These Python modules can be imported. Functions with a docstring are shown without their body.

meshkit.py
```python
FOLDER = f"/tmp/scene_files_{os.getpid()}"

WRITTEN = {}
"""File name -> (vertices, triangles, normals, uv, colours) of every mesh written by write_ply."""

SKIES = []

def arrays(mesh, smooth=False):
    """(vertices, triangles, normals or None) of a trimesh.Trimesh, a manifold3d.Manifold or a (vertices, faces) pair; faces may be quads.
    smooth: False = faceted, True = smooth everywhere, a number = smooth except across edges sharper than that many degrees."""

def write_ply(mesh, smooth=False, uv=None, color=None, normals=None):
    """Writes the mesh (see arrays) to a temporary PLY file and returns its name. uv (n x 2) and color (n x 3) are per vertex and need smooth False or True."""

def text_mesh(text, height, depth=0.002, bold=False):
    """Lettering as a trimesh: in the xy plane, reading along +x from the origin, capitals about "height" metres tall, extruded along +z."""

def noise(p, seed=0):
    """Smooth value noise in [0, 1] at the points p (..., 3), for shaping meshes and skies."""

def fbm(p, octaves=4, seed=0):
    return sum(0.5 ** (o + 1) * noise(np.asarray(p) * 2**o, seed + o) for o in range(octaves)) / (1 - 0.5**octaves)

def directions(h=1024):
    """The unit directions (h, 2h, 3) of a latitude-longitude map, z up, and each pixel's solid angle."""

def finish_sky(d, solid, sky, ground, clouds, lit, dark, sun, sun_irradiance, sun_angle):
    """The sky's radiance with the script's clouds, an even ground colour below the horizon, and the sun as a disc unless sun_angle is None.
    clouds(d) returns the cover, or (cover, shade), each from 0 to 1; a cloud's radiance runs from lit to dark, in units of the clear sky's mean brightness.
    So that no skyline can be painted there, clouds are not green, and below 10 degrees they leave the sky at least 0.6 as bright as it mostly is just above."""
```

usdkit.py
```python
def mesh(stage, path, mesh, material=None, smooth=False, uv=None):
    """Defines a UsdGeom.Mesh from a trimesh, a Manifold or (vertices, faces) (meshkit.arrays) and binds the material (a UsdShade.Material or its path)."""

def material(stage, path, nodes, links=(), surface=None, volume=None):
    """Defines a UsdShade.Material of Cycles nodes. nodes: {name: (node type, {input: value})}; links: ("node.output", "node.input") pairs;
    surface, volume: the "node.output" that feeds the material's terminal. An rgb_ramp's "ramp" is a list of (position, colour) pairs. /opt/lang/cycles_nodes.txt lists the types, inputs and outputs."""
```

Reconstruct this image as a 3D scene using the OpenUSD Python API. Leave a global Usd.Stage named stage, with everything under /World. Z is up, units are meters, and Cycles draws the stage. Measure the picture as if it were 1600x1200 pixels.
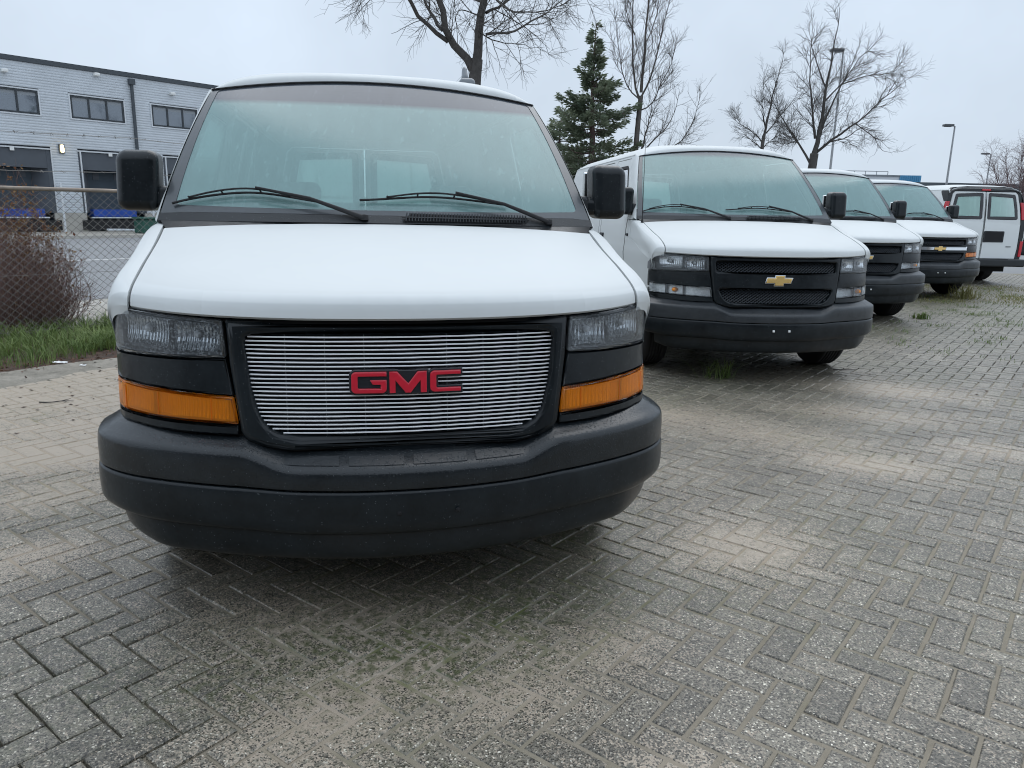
import math, random
import numpy as np, trimesh, shapely, usdkit, meshkit
from shapely.geometry import Polygon, box as sbox
from shapely import affinity
from scipy.interpolate import PchipInterpolator, CubicSpline
from pxr import Usd, UsdGeom, UsdLux, UsdShade, Gf, Sdf, Vt

stage = Usd.Stage.CreateInMemory()
UsdGeom.SetStageUpAxis(stage, 'Z')
UsdGeom.SetStageMetersPerUnit(stage, 1.0)
UsdGeom.Xform.Define(stage, '/World')
UsdGeom.Scope.Define(stage, '/World/Looks')
rng = np.random.default_rng(7)
random.seed(7)
PI = math.pi

# ------------------------------------------------------------------ camera
CAM_H, PITCH, ROLL = 1.381, math.radians(13.17), math.radians(1.178)
cam = UsdGeom.Camera.Define(stage, '/World/camera')
fw = Gf.Vec3d(0, math.cos(PITCH), -math.sin(PITCH))
up = Gf.Vec3d(0, math.sin(PITCH), math.cos(PITCH))
rt = Gf.Vec3d(1, 0, 0)
cr, sr = math.cos(ROLL), math.sin(ROLL)
right = rt * cr + up * sr
upv = up * cr - rt * sr
cam.AddTransformOp().Set(Gf.Matrix4d(right[0], right[1], right[2], 0, upv[0], upv[1], upv[2], 0,
                                     -fw[0], -fw[1], -fw[2], 0, 0, 0, CAM_H, 1))
cam.CreateHorizontalApertureAttr(36.0)
cam.CreateVerticalApertureAttr(27.0)
cam.CreateFocalLengthAttr(36.0 * 1180.5 / 1600)
cam.CreateClippingRangeAttr(Gf.Vec2f(0.05, 5000))
cam.CreateExposureAttr(1.08)

# ------------------------------------------------------------------ sky and sun (overcast)
SUN_EL, SUN_AZ = math.radians(55), math.radians(8)      # azimuth: atan2(x, y) towards the sun
sky = UsdLux.DomeLight.Define(stage, '/World/sky')
skymat = usdkit.material(stage, '/World/Looks/sky_cloud', {
    'tc': ('texture_coordinate', {}),
    'sky': ('sky_texture', {'sky_type': 'single_scattering', 'sun_disc': False, 'sun_elevation': SUN_EL, 'sun_rotation': SUN_AZ}),
    'sep': ('separate_xyz', {}),
    'el': ('rgb_ramp', {'ramp': [(0, (.5,) * 3), (.28, (.56,) * 3), (1, (.86,) * 3)]}),
    'n': ('noise_texture', {'scale': 3.0, 'detail': 5.0, 'roughness': 0.55}),
    'nr': ('map_range', {'from_min': 0.3, 'from_max': 0.7, 'to_min': 0.90, 'to_max': 1.08}),
    'm': ('math', {'math_type': 'multiply'}),
    'cloud': ('vector_math', {'math_type': 'scale', 'vector1': (11.9, 13.7, 15.9)}),
    'mix': ('mix_color', {'fac': 0.955}),
    'bg': ('background_shader', {'strength': 0.05}),
}, [('tc.generated', 'sep.vector'), ('sep.z', 'el.fac'), ('tc.generated', 'n.vector'), ('n.fac', 'nr.value'),
    ('el.color', 'm.value1'), ('nr.result', 'm.value2'), ('m.value', 'cloud.scale'),
    ('sky.color', 'mix.a'), ('cloud.vector', 'mix.b'), ('mix.result', 'bg.color')], surface='bg.background')
UsdShade.MaterialBindingAPI.Apply(sky.GetPrim()).Bind(skymat)
sky.GetPrim().SetCustomDataByKey('kind', 'structure')
sun = UsdLux.DistantLight.Define(stage, '/World/sun')
sun.CreateNormalizeAttr(True)
sun.CreateIntensityAttr(0.16)
sun.CreateAngleAttr(60.0)
sun.CreateColorAttr(Gf.Vec3f(1.0, 0.98, 0.96))
sd = np.array([math.sin(SUN_AZ) * math.cos(SUN_EL), math.cos(SUN_AZ) * math.cos(SUN_EL), math.sin(SUN_EL)])
zx = np.cross([0, 0, 1], sd); zx /= np.linalg.norm(zx); zy = np.cross(sd, zx)
sun.AddTransformOp().Set(Gf.Matrix4d(*zx, 0, *zy, 0, *sd, 0, 0, 0, 0, 1))

# ------------------------------------------------------------------ materials
M = {}
def mat(name, nodes, links=(), surface='p.BSDF', volume=None):
    M[name] = usdkit.material(stage, '/World/Looks/' + name, nodes, links, surface=surface, volume=volume)

def plain(name, col, rough=.5, metal=0., var=.0, scale=6., bump=0., bscale=200., coat=0., spec=.5):
    """one colour with soft wear and a fine grain"""
    nodes = {'g': ('geometry', {}), 'n': ('noise_texture', {'scale': scale, 'detail': 4.0, 'roughness': .6}),
             'r': ('map_range', {'from_min': .25, 'from_max': .75, 'to_min': 1 - var, 'to_max': 1 + var}),
             'c': ('vector_math', {'math_type': 'scale', 'vector1': col}),
             'p': ('principled_bsdf', {'roughness': rough, 'metallic': metal, 'coat_weight': coat, 'coat_roughness': .08, 'specular_ior_level': spec})}
    links = [('g.position', 'n.vector'), ('n.fac', 'r.value'), ('r.result', 'c.scale'), ('c.vector', 'p.base_color')]
    if bump:
        nodes['bn'] = ('noise_texture', {'scale': bscale, 'detail': 2.0})
        nodes['b'] = ('bump', {'strength': bump, 'distance': .002})
        links += [('g.position', 'bn.vector'), ('bn.fac', 'b.height'), ('b.normal', 'p.normal')]
    mat(name, nodes, links)

def wet(name, col, rough, drops, scale=130., var=.1, metal=0., coat=0., spec=.5):
    """a surface beaded with rain drops (fine relief, smoother where the water stands)"""
    nodes = {'g': ('geometry', {}), 'v': ('voronoi_texture', {'scale': scale, 'feature': 'f1', 'randomness': 1.0}),
             'sel': ('separate_color', {}), 'thr': ('math', {'math_type': 'less_than', 'value2': .45}),
             'dm': ('map_range', {'from_min': .15, 'from_max': .5, 'to_min': 1., 'to_max': 0., 'clamp': True}),
             'mul': ('math', {'math_type': 'multiply'}),
             'b': ('bump', {'strength': drops, 'distance': .003}),
             'n': ('noise_texture', {'scale': 5., 'detail': 5.0, 'roughness': .65}),
             'r': ('map_range', {'from_min': .25, 'from_max': .75, 'to_min': 1 - var, 'to_max': 1 + var}),
             'rr': ('map_range', {'from_min': .3, 'from_max': .7, 'to_min': rough * .75, 'to_max': rough * 1.25}),
             'c': ('vector_math', {'math_type': 'scale', 'vector1': col}),
             'v2': ('voronoi_texture', {'scale': scale * 1.3, 'randomness': 1.0}), 's2': ('separate_color', {}), 't2': ('math', {'math_type': 'less_than', 'value2': .03}),
             'd2': ('map_range', {'from_min': .12, 'from_max': .34, 'to_min': 1., 'to_max': 0., 'clamp': True}), 'm2': ('math', {'math_type': 'multiply'}),
             'cm': ('mix_color', {'b': (.16, .175, .185)}),  # pale specks paint glints of the drops into the colour
             'p': ('principled_bsdf', {'metallic': metal, 'coat_weight': coat, 'coat_roughness': .05, 'specular_ior_level': spec})}
    links = [('g.position', 'v.vector'), ('v.color', 'sel.color'), ('sel.r', 'thr.value1'), ('v.distance', 'dm.value'),
             ('dm.result', 'mul.value1'), ('thr.value', 'mul.value2'), ('mul.value', 'b.height'), ('b.normal', 'p.normal'),
             ('g.position', 'n.vector'), ('n.fac', 'r.value'), ('n.fac', 'rr.value'), ('r.result', 'c.scale'), ('rr.result', 'p.roughness'),
             ('g.position', 'v2.vector'), ('v2.color', 's2.color'), ('s2.g', 't2.value1'), ('v2.distance', 'd2.value'), ('t2.value', 'm2.value1'), ('d2.result', 'm2.value2'), ('m2.value', 'cm.fac'), ('c.vector', 'cm.a'), ('cm.result', 'p.base_color')]
    mat(name, nodes, links)

plain('white_paint', (.645, .665, .66), .55, var=.012, scale=3., spec=.16)
wet('black_plastic', (.0052, .0072, .0086), .27, .10, 170., var=.5, spec=.36)
wet('wet_plastic', (.0060, .0078, .0092), .24, .22, 190., var=.5, spec=.52)
wet('grey_plastic', (.022, .025, .028), .34, .15, 190., var=.3, spec=.5)
plain('mesh_grey', (.014, .017, .021), .22)
wet('dark_trim', (.010, .012, .014), .42, .14, 170., var=.2)
plain('glossy_black', (.012, .012, .014), .18, coat=.3)
plain('frit_black', (.034, .040, .045), .3, var=.15, scale=30., coat=.5)
plain('rubber', (.012, .012, .013), .75, var=.3, scale=20., bump=.3)
plain('tyre_rubber', (.014, .014, .015), .8, var=.35, scale=14., bump=.4, bscale=120.)
plain('gap_black', (.006, .006, .007), .9)
plain('chassis_black', (.010, .010, .010), .9, var=.3)
plain('steel_rim', (.30, .31, .32), .4, metal=.8, var=.15)
plain('chrome', (.75, .77, .78), .12, metal=1.)
plain('alu_bar', (.78, .78, .80), .36, metal=.45, var=.06, scale=60.)
plain('bar_rod', (.07, .075, .08), .5)
plain('badge_red', (.52, .012, .03), .3, var=.08, scale=60., coat=.4)
plain('badge_gold', (.70, .47, .17), .3, metal=.55, var=.08, scale=40.)
plain('lamp_housing', (.13, .138, .145), .35, metal=.3)
plain('amber_inner', (.95, .80, .35), .3)
plain('signal_inner', (.85, .86, .87), .25, metal=.5, var=.25, scale=45.)
plain('bulb_glass', (.75, .76, .78), .1, coat=.5)
plain('bulb_amber', (.75, .25, .03), .2)
plain('interior_grey', (.20, .20, .205), .8, var=.1)
plain('interior_dark', (.05, .05, .055), .8, var=.1)
plain('dash_grey', (.26, .27, .27), .8, var=.1)
plain('liner', (.36, .37, .37), .9, var=.05)
plain('red_plate', (.45, .02, .03), .25, coat=.4)
plain('fin_grey', (.17, .185, .20), .35, var=.1)
plain('clip_white', (.75, .75, .73), .5)

mat('reflector', {'g': ('geometry', {}), 'w': ('wave_texture', {'bands_direction': 'x', 'scale': 22., 'distortion': .3}),
                  'b': ('bump', {'strength': .8, 'distance': .004}), 'p': ('principled_bsdf', {'base_color': (.50, .52, .54), 'metallic': 1., 'roughness': .2})},
    [('g.position', 'w.vector'), ('w.fac', 'b.height'), ('b.normal', 'p.normal')])
mat('reflector_bright', {'g': ('geometry', {}), 'w': ('wave_texture', {'bands_direction': 'x', 'scale': 22., 'distortion': .3}),
                  'b': ('bump', {'strength': .35, 'distance': .004}), 'p': ('principled_bsdf', {'base_color': (.85, .86, .88), 'metallic': 1., 'roughness': .2})},
    [('g.position', 'w.vector'), ('w.fac', 'b.height'), ('b.normal', 'p.normal')])
mat('amber_bowl', {'g': ('geometry', {}), 'w': ('wave_texture', {'bands_direction': 'x', 'scale': 22., 'distortion': .2}), 'b': ('bump', {'strength': .8, 'distance': .004}),
                   'p': ('principled_bsdf', {'base_color': (.95, .85, .5), 'metallic': .35, 'roughness': .25})}, [('g.position', 'w.vector'), ('w.fac', 'b.height'), ('b.normal', 'p.normal')])
mat('lens_clear', {'g': ('geometry', {}), 'v': ('voronoi_texture', {'scale': 230.}), 'sc': ('separate_color', {}),
                   'b': ('bump', {'strength': .14, 'distance': .002}), 'fr': ('fresnel', {'IOR': 1.5}),
                   'dr': ('map_range', {'from_min': .55, 'from_max': .95, 'to_min': .04, 'to_max': .22, 'clamp': True}),
                   't': ('transparent_bsdf', {'color': (.93, .95, .96)}), 'd': ('diffuse_bsdf', {'color': (.38, .405, .42)}),
                   'm1': ('mix_closure', {}), 'gl': ('glossy_bsdf', {'color': (1, 1, 1), 'roughness': .06}), 'm2': ('mix_closure', {})},
    [('g.position', 'v.vector'), ('v.color', 'sc.color'), ('sc.r', 'dr.value'), ('dr.result', 'm1.fac'), ('t.BSDF', 'm1.closure1'), ('d.BSDF', 'm1.closure2'),
     ('v.distance', 'b.height'), ('b.normal', 'gl.normal'), ('fr.fac', 'm2.fac'), ('m1.closure', 'm2.closure1'), ('gl.BSDF', 'm2.closure2')], surface='m2.closure')
mat('lens_bare', {'g': ('geometry', {}), 'v': ('voronoi_texture', {'scale': 230.}), 'sc': ('separate_color', {}),
                   'b': ('bump', {'strength': .14, 'distance': .002}), 'fr': ('fresnel', {'IOR': 1.5}),
                   'dr': ('map_range', {'from_min': .55, 'from_max': .95, 'to_min': .03, 'to_max': .14, 'clamp': True}),
                   't': ('transparent_bsdf', {'color': (.93, .95, .96)}), 'd': ('diffuse_bsdf', {'color': (.38, .405, .42)}),
                   'm1': ('mix_closure', {}), 'gl': ('glossy_bsdf', {'color': (1, 1, 1), 'roughness': .06}), 'm2': ('mix_closure', {})},
    [('g.position', 'v.vector'), ('v.color', 'sc.color'), ('sc.r', 'dr.value'), ('dr.result', 'm1.fac'), ('t.BSDF', 'm1.closure1'), ('d.BSDF', 'm1.closure2'),
     ('v.distance', 'b.height'), ('b.normal', 'gl.normal'), ('fr.fac', 'm2.fac'), ('m1.closure', 'm2.closure1'), ('gl.BSDF', 'm2.closure2')], surface='m2.closure')
mat('lens_amber', {'g': ('geometry', {}), 'w': ('wave_texture', {'bands_direction': 'x', 'scale': 38., 'distortion': 0.}),
                   'b': ('bump', {'strength': .35, 'distance': .003}), 'fr': ('fresnel', {'IOR': 1.5}),
                   't': ('transparent_bsdf', {'color': (1., .54, .05)}), 'd': ('diffuse_bsdf', {'color': (.95, .29, .008)}), 'tl': ('translucent_bsdf', {'color': (.95, .4, .03)}),
                   'm0': ('mix_closure', {'fac': .35}), 'm1': ('mix_closure', {'fac': .38}), 'gl': ('glossy_bsdf', {'color': (1, 1, 1), 'roughness': .1}), 'm2': ('mix_closure', {})},
    [('g.position', 'w.vector'), ('w.fac', 'b.height'), ('b.normal', 'gl.normal'), ('b.normal', 'd.normal'), ('d.BSDF', 'm0.closure1'), ('tl.BSDF', 'm0.closure2'),
     ('t.BSDF', 'm1.closure1'), ('m0.closure', 'm1.closure2'), ('fr.fac', 'm2.fac'), ('m1.closure', 'm2.closure1'), ('gl.BSDF', 'm2.closure2')], surface='m2.closure')
plain('lens_red', (.42, .015, .025), .15, coat=.5)

def glass(name, tint, fog_sky, fog_sky_col, streaks=True, band=None):
    """tinted pane with rain runs; its film is condensation plus painted-in sky reflection"""
    nodes = {'g': ('geometry', {}), 'mp': ('mapping', {'scale': (9., 3., .7)}), 'n': ('noise_texture', {'scale': 1.6, 'detail': 5., 'roughness': .62, 'distortion': .3}),
             'n2': ('noise_texture', {'scale': 420., 'detail': 1.}), 'ms': ('mapping', {'scale': (26., 12., .9)}), 'ns': ('noise_texture', {'scale': 1.7, 'detail': 3., 'roughness': .5}), 'fs': ('map_range', {'from_min': .60, 'from_max': .74, 'to_min': 0., 'to_max': .22, 'clamp': True}), 'fb': ('math', {'math_type': 'add', 'use_clamp': True}),
             'f': ('map_range', {'from_min': .30, 'from_max': .70, 'to_min': fog_sky - .07, 'to_max': fog_sky + .07, 'clamp': True}),
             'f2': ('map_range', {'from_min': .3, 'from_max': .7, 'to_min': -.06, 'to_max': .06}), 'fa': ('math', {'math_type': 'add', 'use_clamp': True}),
             't': ('transparent_bsdf', {'color': tint}), 'd': ('diffuse_bsdf', {'color': fog_sky_col}), 'tl': ('translucent_bsdf', {'color': fog_sky_col}), 'md': ('mix_closure', {'fac': .2}),
             'm1': ('mix_closure', {}), 'b': ('bump', {'strength': .08, 'distance': .002}), 'gl': ('glossy_bsdf', {'color': (1, 1, 1), 'roughness': .05}),
             'fr': ('fresnel', {'IOR': 1.5}), 'm2': ('mix_closure', {})}
    links = [('g.position', 'mp.vector'), ('mp.vector', 'n.vector'), ('g.position', 'n2.vector'), ('n.fac', 'f.value'), ('n2.fac', 'f2.value'), ('f.result', 'fa.value1'), ('f2.result', 'fa.value2'),
             ('d.BSDF', 'md.closure1'), ('tl.BSDF', 'md.closure2'), ('g.position', 'ms.vector'), ('ms.vector', 'ns.vector'), ('ns.fac', 'fs.value'), ('fa.value', 'fb.value1'), ('fs.result', 'fb.value2'), ('fb.value', 'm1.fac'), ('t.BSDF', 'm1.closure1'), ('md.closure', 'm1.closure2'),
             ('n2.fac', 'b.height'), ('b.normal', 'gl.normal'), ('fr.fac', 'm2.fac'), ('m1.closure', 'm2.closure1'), ('gl.BSDF', 'm2.closure2')]
    if band:   # sun-shade band printed along the top of the pane, fading downwards
        nodes['sx'] = ('separate_xyz', {})
        nodes['bz'] = ('map_range', {'from_min': band[0], 'from_max': band[1], 'to_min': 0., 'to_max': 1., 'clamp': True})
        nodes['bd'] = ('mix_color', {'a': fog_sky_col, 'b': (.125, .14, .165)})
        nodes['bt'] = ('mix_color', {'a': tint, 'b': (.2, .22, .25)})
        links += [('g.position', 'sx.vector'), ('sx.z', 'bz.value'), ('bz.result', 'bd.fac'), ('bd.result', 'd.color'), ('bd.result', 'tl.color'), ('bz.result', 'bt.fac'), ('bt.result', 't.color')]
    mat(name, nodes, links, surface='m2.closure')
glass('windscreen_glass', (.62, .87, .83), .66, (.255, .41, .40), band=(1.822, 1.846))  # film colour holds reflected sky painted in, over real condensation
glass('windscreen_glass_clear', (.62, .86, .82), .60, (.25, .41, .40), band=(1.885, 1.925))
glass('side_glass', (.5, .62, .62), .35, (.20, .27, .27))
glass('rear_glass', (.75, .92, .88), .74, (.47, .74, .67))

# ground materials
mat('paver', {'g': ('geometry', {}), 'v': ('voronoi_texture', {'scale': 215.}), 'sc': ('separate_color', {}),
              'rp': ('rgb_ramp', {'ramp': [(0, (.034, .030, .024)), (.25, (.060, .054, .043)), (.43, (.140, .126, .099)), (.86, (.198, .178, .140)), (.94, (.28, .255, .20)), (.978, (.50, .46, .38)), (1., (.76, .71, .60))]}),
              'n1': ('noise_texture', {'scale': 2.2, 'detail': 6., 'roughness': .65}), 'r1': ('map_range', {'from_min': .3, 'from_max': .7, 'to_min': .72, 'to_max': 1.2}),
              'tone': ('attribute', {'attribute': 'tone'}), 'tm': ('math', {'math_type': 'multiply'}), 'c': ('vector_math', {'math_type': 'scale'}),
              'sand': ('attribute', {'attribute': 'sand'}), 'n2': ('noise_texture', {'scale': 22., 'detail': 6., 'roughness': .7}), 'n3': ('noise_texture', {'scale': 260., 'detail': 2.}),
              'a1': ('math', {'math_type': 'multiply_add', 'value2': 1.5}), 'a2': ('math', {'math_type': 'subtract'}), 'a3': ('math', {'math_type': 'multiply_add', 'value2': .5}),
              'fs': ('map_range', {'from_min': .92, 'from_max': 1.12, 'to_min': 0., 'to_max': .9, 'clamp': True}),
              'mix': ('mix_color', {'b': (.40, .33, .255)}),
              'moss': ('attribute', {'attribute': 'moss'}), 'fm': ('math', {'math_type': 'multiply', 'use_clamp': True}), 'nm': ('noise_texture', {'scale': 35., 'detail': 5.}), 'rm': ('map_range', {'from_min': .42, 'from_max': .62, 'clamp': True}),
              'mix2': ('mix_color', {'b': (.075, .085, .035)}),
              'b': ('bump', {'strength': .40, 'distance': .003}), 'p': ('principled_bsdf', {'roughness': .42, 'specular_ior_level': .55})},
    [('g.position', 'v.vector'), ('v.color', 'sc.color'), ('sc.r', 'rp.fac'), ('g.position', 'n1.vector'), ('n1.fac', 'r1.value'), ('tone.fac', 'tm.value1'), ('r1.result', 'tm.value2'),
     ('rp.color', 'c.vector1'), ('tm.value', 'c.scale'), ('g.position', 'n2.vector'), ('g.position', 'n3.vector'), ('n2.fac', 'a1.value1'), ('sand.fac', 'a1.value3'), ('a1.value', 'a2.value1'), ('sc.g', 'a2.value2'), ('n3.fac', 'a3.value1'), ('a2.value', 'a3.value3'),
     ('a3.value', 'fs.value'), ('fs.result', 'mix.fac'), ('c.vector', 'mix.a'), ('g.position', 'nm.vector'), ('nm.fac', 'rm.value'), ('rm.result', 'fm.value1'), ('moss.fac', 'fm.value2'), ('fm.value', 'mix2.fac'), ('mix.result', 'mix2.a'),
     ('mix2.result', 'p.base_color'), ('v.distance', 'b.height'), ('b.normal', 'p.normal')])
mat('sand_joint', {'g': ('geometry', {}), 'n': ('noise_texture', {'scale': 6., 'detail': 6., 'roughness': .7}), 'n2': ('noise_texture', {'scale': 380., 'detail': 2.}),
                   'rp': ('rgb_ramp', {'ramp': [(0, (.150, .130, .098)), (.45, (.245, .212, .162)), (1, (.32, .28, .22))]}), 'rm': ('rgb_ramp', {'ramp': [(0, (.6, .6, .6)), (1, (1.25, 1.25, 1.25))]}),
                   'mu': ('mix_color', {'blend_type': 'multiply', 'fac': 1., 'use_clamp': False}), 'moss': ('attribute', {'attribute': 'moss'}), 'nm': ('noise_texture', {'scale': 9., 'detail': 5.}),
                   'rr': ('map_range', {'from_min': .45, 'from_max': .62, 'clamp': True}), 'fm': ('math', {'math_type': 'multiply', 'use_clamp': True}), 'mix': ('mix_color', {'b': (.12, .13, .045)}),
                   'sand': ('attribute', {'attribute': 'sand'}), 'sr': ('map_range', {'from_min': .4, 'from_max': .8, 'to_min': 0., 'to_max': .75, 'clamp': True}), 'mixs': ('mix_color', {'b': (.40, .33, .255)}),
                   'b': ('bump', {'strength': .5, 'distance': .003}), 'p': ('principled_bsdf', {'roughness': .9})},
    [('g.position', 'n.vector'), ('g.position', 'n2.vector'), ('n.fac', 'rp.fac'), ('n2.fac', 'rm.fac'), ('rp.color', 'mu.a'), ('rm.color', 'mu.b'), ('g.position', 'nm.vector'), ('nm.fac', 'rr.value'), ('rr.result', 'fm.value1'), ('moss.fac', 'fm.value2'),
     ('fm.value', 'mix.fac'), ('sand.fac', 'sr.value'), ('sr.result', 'mixs.fac'), ('mu.result', 'mixs.a'), ('mixs.result', 'mix.a'), ('mix.result', 'p.base_color'), ('n2.fac', 'b.height'), ('b.normal', 'p.normal')])

def speckle(name, ramp, s1, s2, rough=.85, bump=.4):
    mat(name, {'g': ('geometry', {}), 'n': ('noise_texture', {'scale': s1, 'detail': 6., 'roughness': .65}), 'n2': ('noise_texture', {'scale': s2, 'detail': 3.}),
               'a': ('math', {'math_type': 'multiply_add', 'value2': .45}), 'o': ('math', {'math_type': 'subtract', 'value2': .22}), 'rp': ('rgb_ramp', {'ramp': ramp}), 'b': ('bump', {'strength': bump, 'distance': .01}), 'p': ('principled_bsdf', {'roughness': rough})},
        [('g.position', 'n.vector'), ('g.position', 'n2.vector'), ('n2.fac', 'a.value1'), ('n.fac', 'a.value3'), ('a.value', 'o.value1'), ('o.value', 'rp.fac'), ('rp.color', 'p.base_color'), ('n2.fac', 'b.height'), ('b.normal', 'p.normal')])
speckle('asphalt', [(0, (.17, .175, .18)), (.5, (.22, .225, .23)), (1, (.28, .28, .28))], .35, 60.)
speckle('far_ground', [(0, (.10, .105, .09)), (.5, (.16, .155, .14)), (1, (.22, .21, .19))], .15, 8.)
speckle('gravel', [(0, (.22, .20, .17)), (.45, (.34, .32, .28)), (1, (.44, .42, .38))], 1.2, 45.)
speckle('soil', [(0, (.022, .014, .010)), (.45, (.05, .03, .02)), (.7, (.09, .045, .03)), (1, (.12, .09, .06))], 9., 70., bump=.8)
speckle('dirt_sand', [(.15, (.07, .062, .048)), (.40, (.17, .155, .125)), (.62, (.27, .245, .205)), (1, (.38, .345, .30))], 5., 90.)
plain('line_paint', (.62, .62, .60), .7, var=.2, scale=5.)
plain('concrete', (.42, .40, .36), .85, var=.18, scale=1.6, bump=.3, bscale=40.)
plain('cladding_grey', (.57, .60, .63), .45, var=.09, scale=.9)
plain('coping_dark', (.055, .065, .075), .5)
plain('frame_dark', (.030, .036, .042), .4)
plain('dock_grey', (.075, .085, .10), .6, var=.12, scale=1.5)
plain('dock_slate', (.045, .065, .085), .6, var=.12, scale=1.5)
plain('dock_blue', (.008, .06, .33), .5, var=.2, scale=3.)
plain('white_metal', (.62, .64, .66), .45, var=.06)
plain('rail_steel', (.26, .215, .175), .55, metal=.3, var=.3, scale=12.)
plain('wire_steel', (.20, .19, .18), .55, metal=.4, var=.25, scale=9.)
plain('wood_mossy', (.10, .115, .065), .9, var=.45, scale=9., bump=.5, bscale=50.)
plain('green_bin', (.015, .075, .055), .5, var=.15)
plain('lamp_pole', (.30, .31, .32), .5, metal=.3, var=.1)
plain('lamp_head', (.07, .075, .08), .5)
plain('far_white', (.62, .64, .66), .6)
plain('far_blue', (.07, .25, .42), .6)
plain('far_grey', (.20, .215, .23), .7)
plain('brick_dark', (.11, .085, .07), .85, var=.2, scale=3.)
mat('lit_lamp', {'e': ('emission', {'color': (1., .78, .42), 'strength': 3.0})}, surface='e.emission')
mat('office_glass', {'g': ('geometry', {}), 'fr': ('fresnel', {'IOR': 1.6}), 'd': ('diffuse_bsdf', {'color': (.085, .10, .12)}), 'gl': ('glossy_bsdf', {'color': (.9, .95, 1.), 'roughness': .03}), 'a': ('math', {'math_type': 'add', 'value2': .10}), 'm': ('mix_closure', {})},
    [('fr.fac', 'a.value1'), ('a.value', 'm.fac'), ('d.BSDF', 'm.closure1'), ('gl.BSDF', 'm.closure2')], surface='m.closure')
plain('blind', (.27, .29, .31), .8)
plain('bark_dark', (.068, .062, .057), .9, var=.35, scale=16., bump=.6, bscale=60.)
plain('bark_grey', (.085, .075, .068), .9, var=.3, scale=16., bump=.5, bscale=60.)
plain('bark_red', (.12, .075, .07), .9, var=.3, scale=8.)
plain('twig_brown', (.125, .072, .060), .9, var=.4, scale=10.)
plain('twig_pink', (.16, .115, .115), .9, var=.3, scale=3.)

def leafy(name, a, b, scale=5.):
    mat(name, {'g': ('geometry', {}), 'n': ('noise_texture', {'scale': scale, 'detail': 4.}), 'rp': ('rgb_ramp', {'ramp': [(.3, a), (.7, b)]}), 'p': ('principled_bsdf', {'roughness': .6, 'specular_ior_level': .3}),
               't': ('translucent_bsdf', {}), 'm': ('mix_closure', {'fac': .25})},
        [('g.position', 'n.vector'), ('n.fac', 'rp.fac'), ('rp.color', 'p.base_color'), ('rp.color', 't.color'), ('p.BSDF', 'm.closure1'), ('t.BSDF', 'm.closure2')], surface='m.closure')
leafy('grass_green', (.075, .13, .032), (.20, .26, .085), 5.)
leafy('grass_dry', (.15, .16, .05), (.30, .27, .12), 3.)
leafy('needles', (.11, .145, .10), (.235, .265, .175), 1.5)
leafy('leaf_red', (.14, .05, .03), (.24, .16, .07), 9.)
leafy('leaf_litter', (.06, .03, .02), (.16, .075, .04), 14.)
plain('paper_white', (.75, .75, .74), .7)

# ------------------------------------------------------------------ scene helpers
used = {}
def numbered(parent, name):
    k = used.get((parent, name), 0)
    used[(parent, name)] = k + 1
    return f'{parent}/{name}' + (f'_{k:03d}' if k else '')

def tag(p, label=None, cat=None, group=None, kind=None):
    for k, v in (('label', label), ('category', cat), ('group', group), ('kind', kind)):
        if v: p.SetCustomDataByKey(k, v)
    return p

def thing(name, label=None, cat=None, loc=(0, 0, 0), rot=0., group=None, kind=None):
    path = numbered('/World', name)
    x = UsdGeom.Xform.Define(stage, path)
    x.AddTranslateOp().Set(Gf.Vec3d(*map(float, loc)))
    x.AddRotateZOp().Set(math.degrees(rot))
    tag(x.GetPrim(), label, cat, group, kind)
    return path

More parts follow.
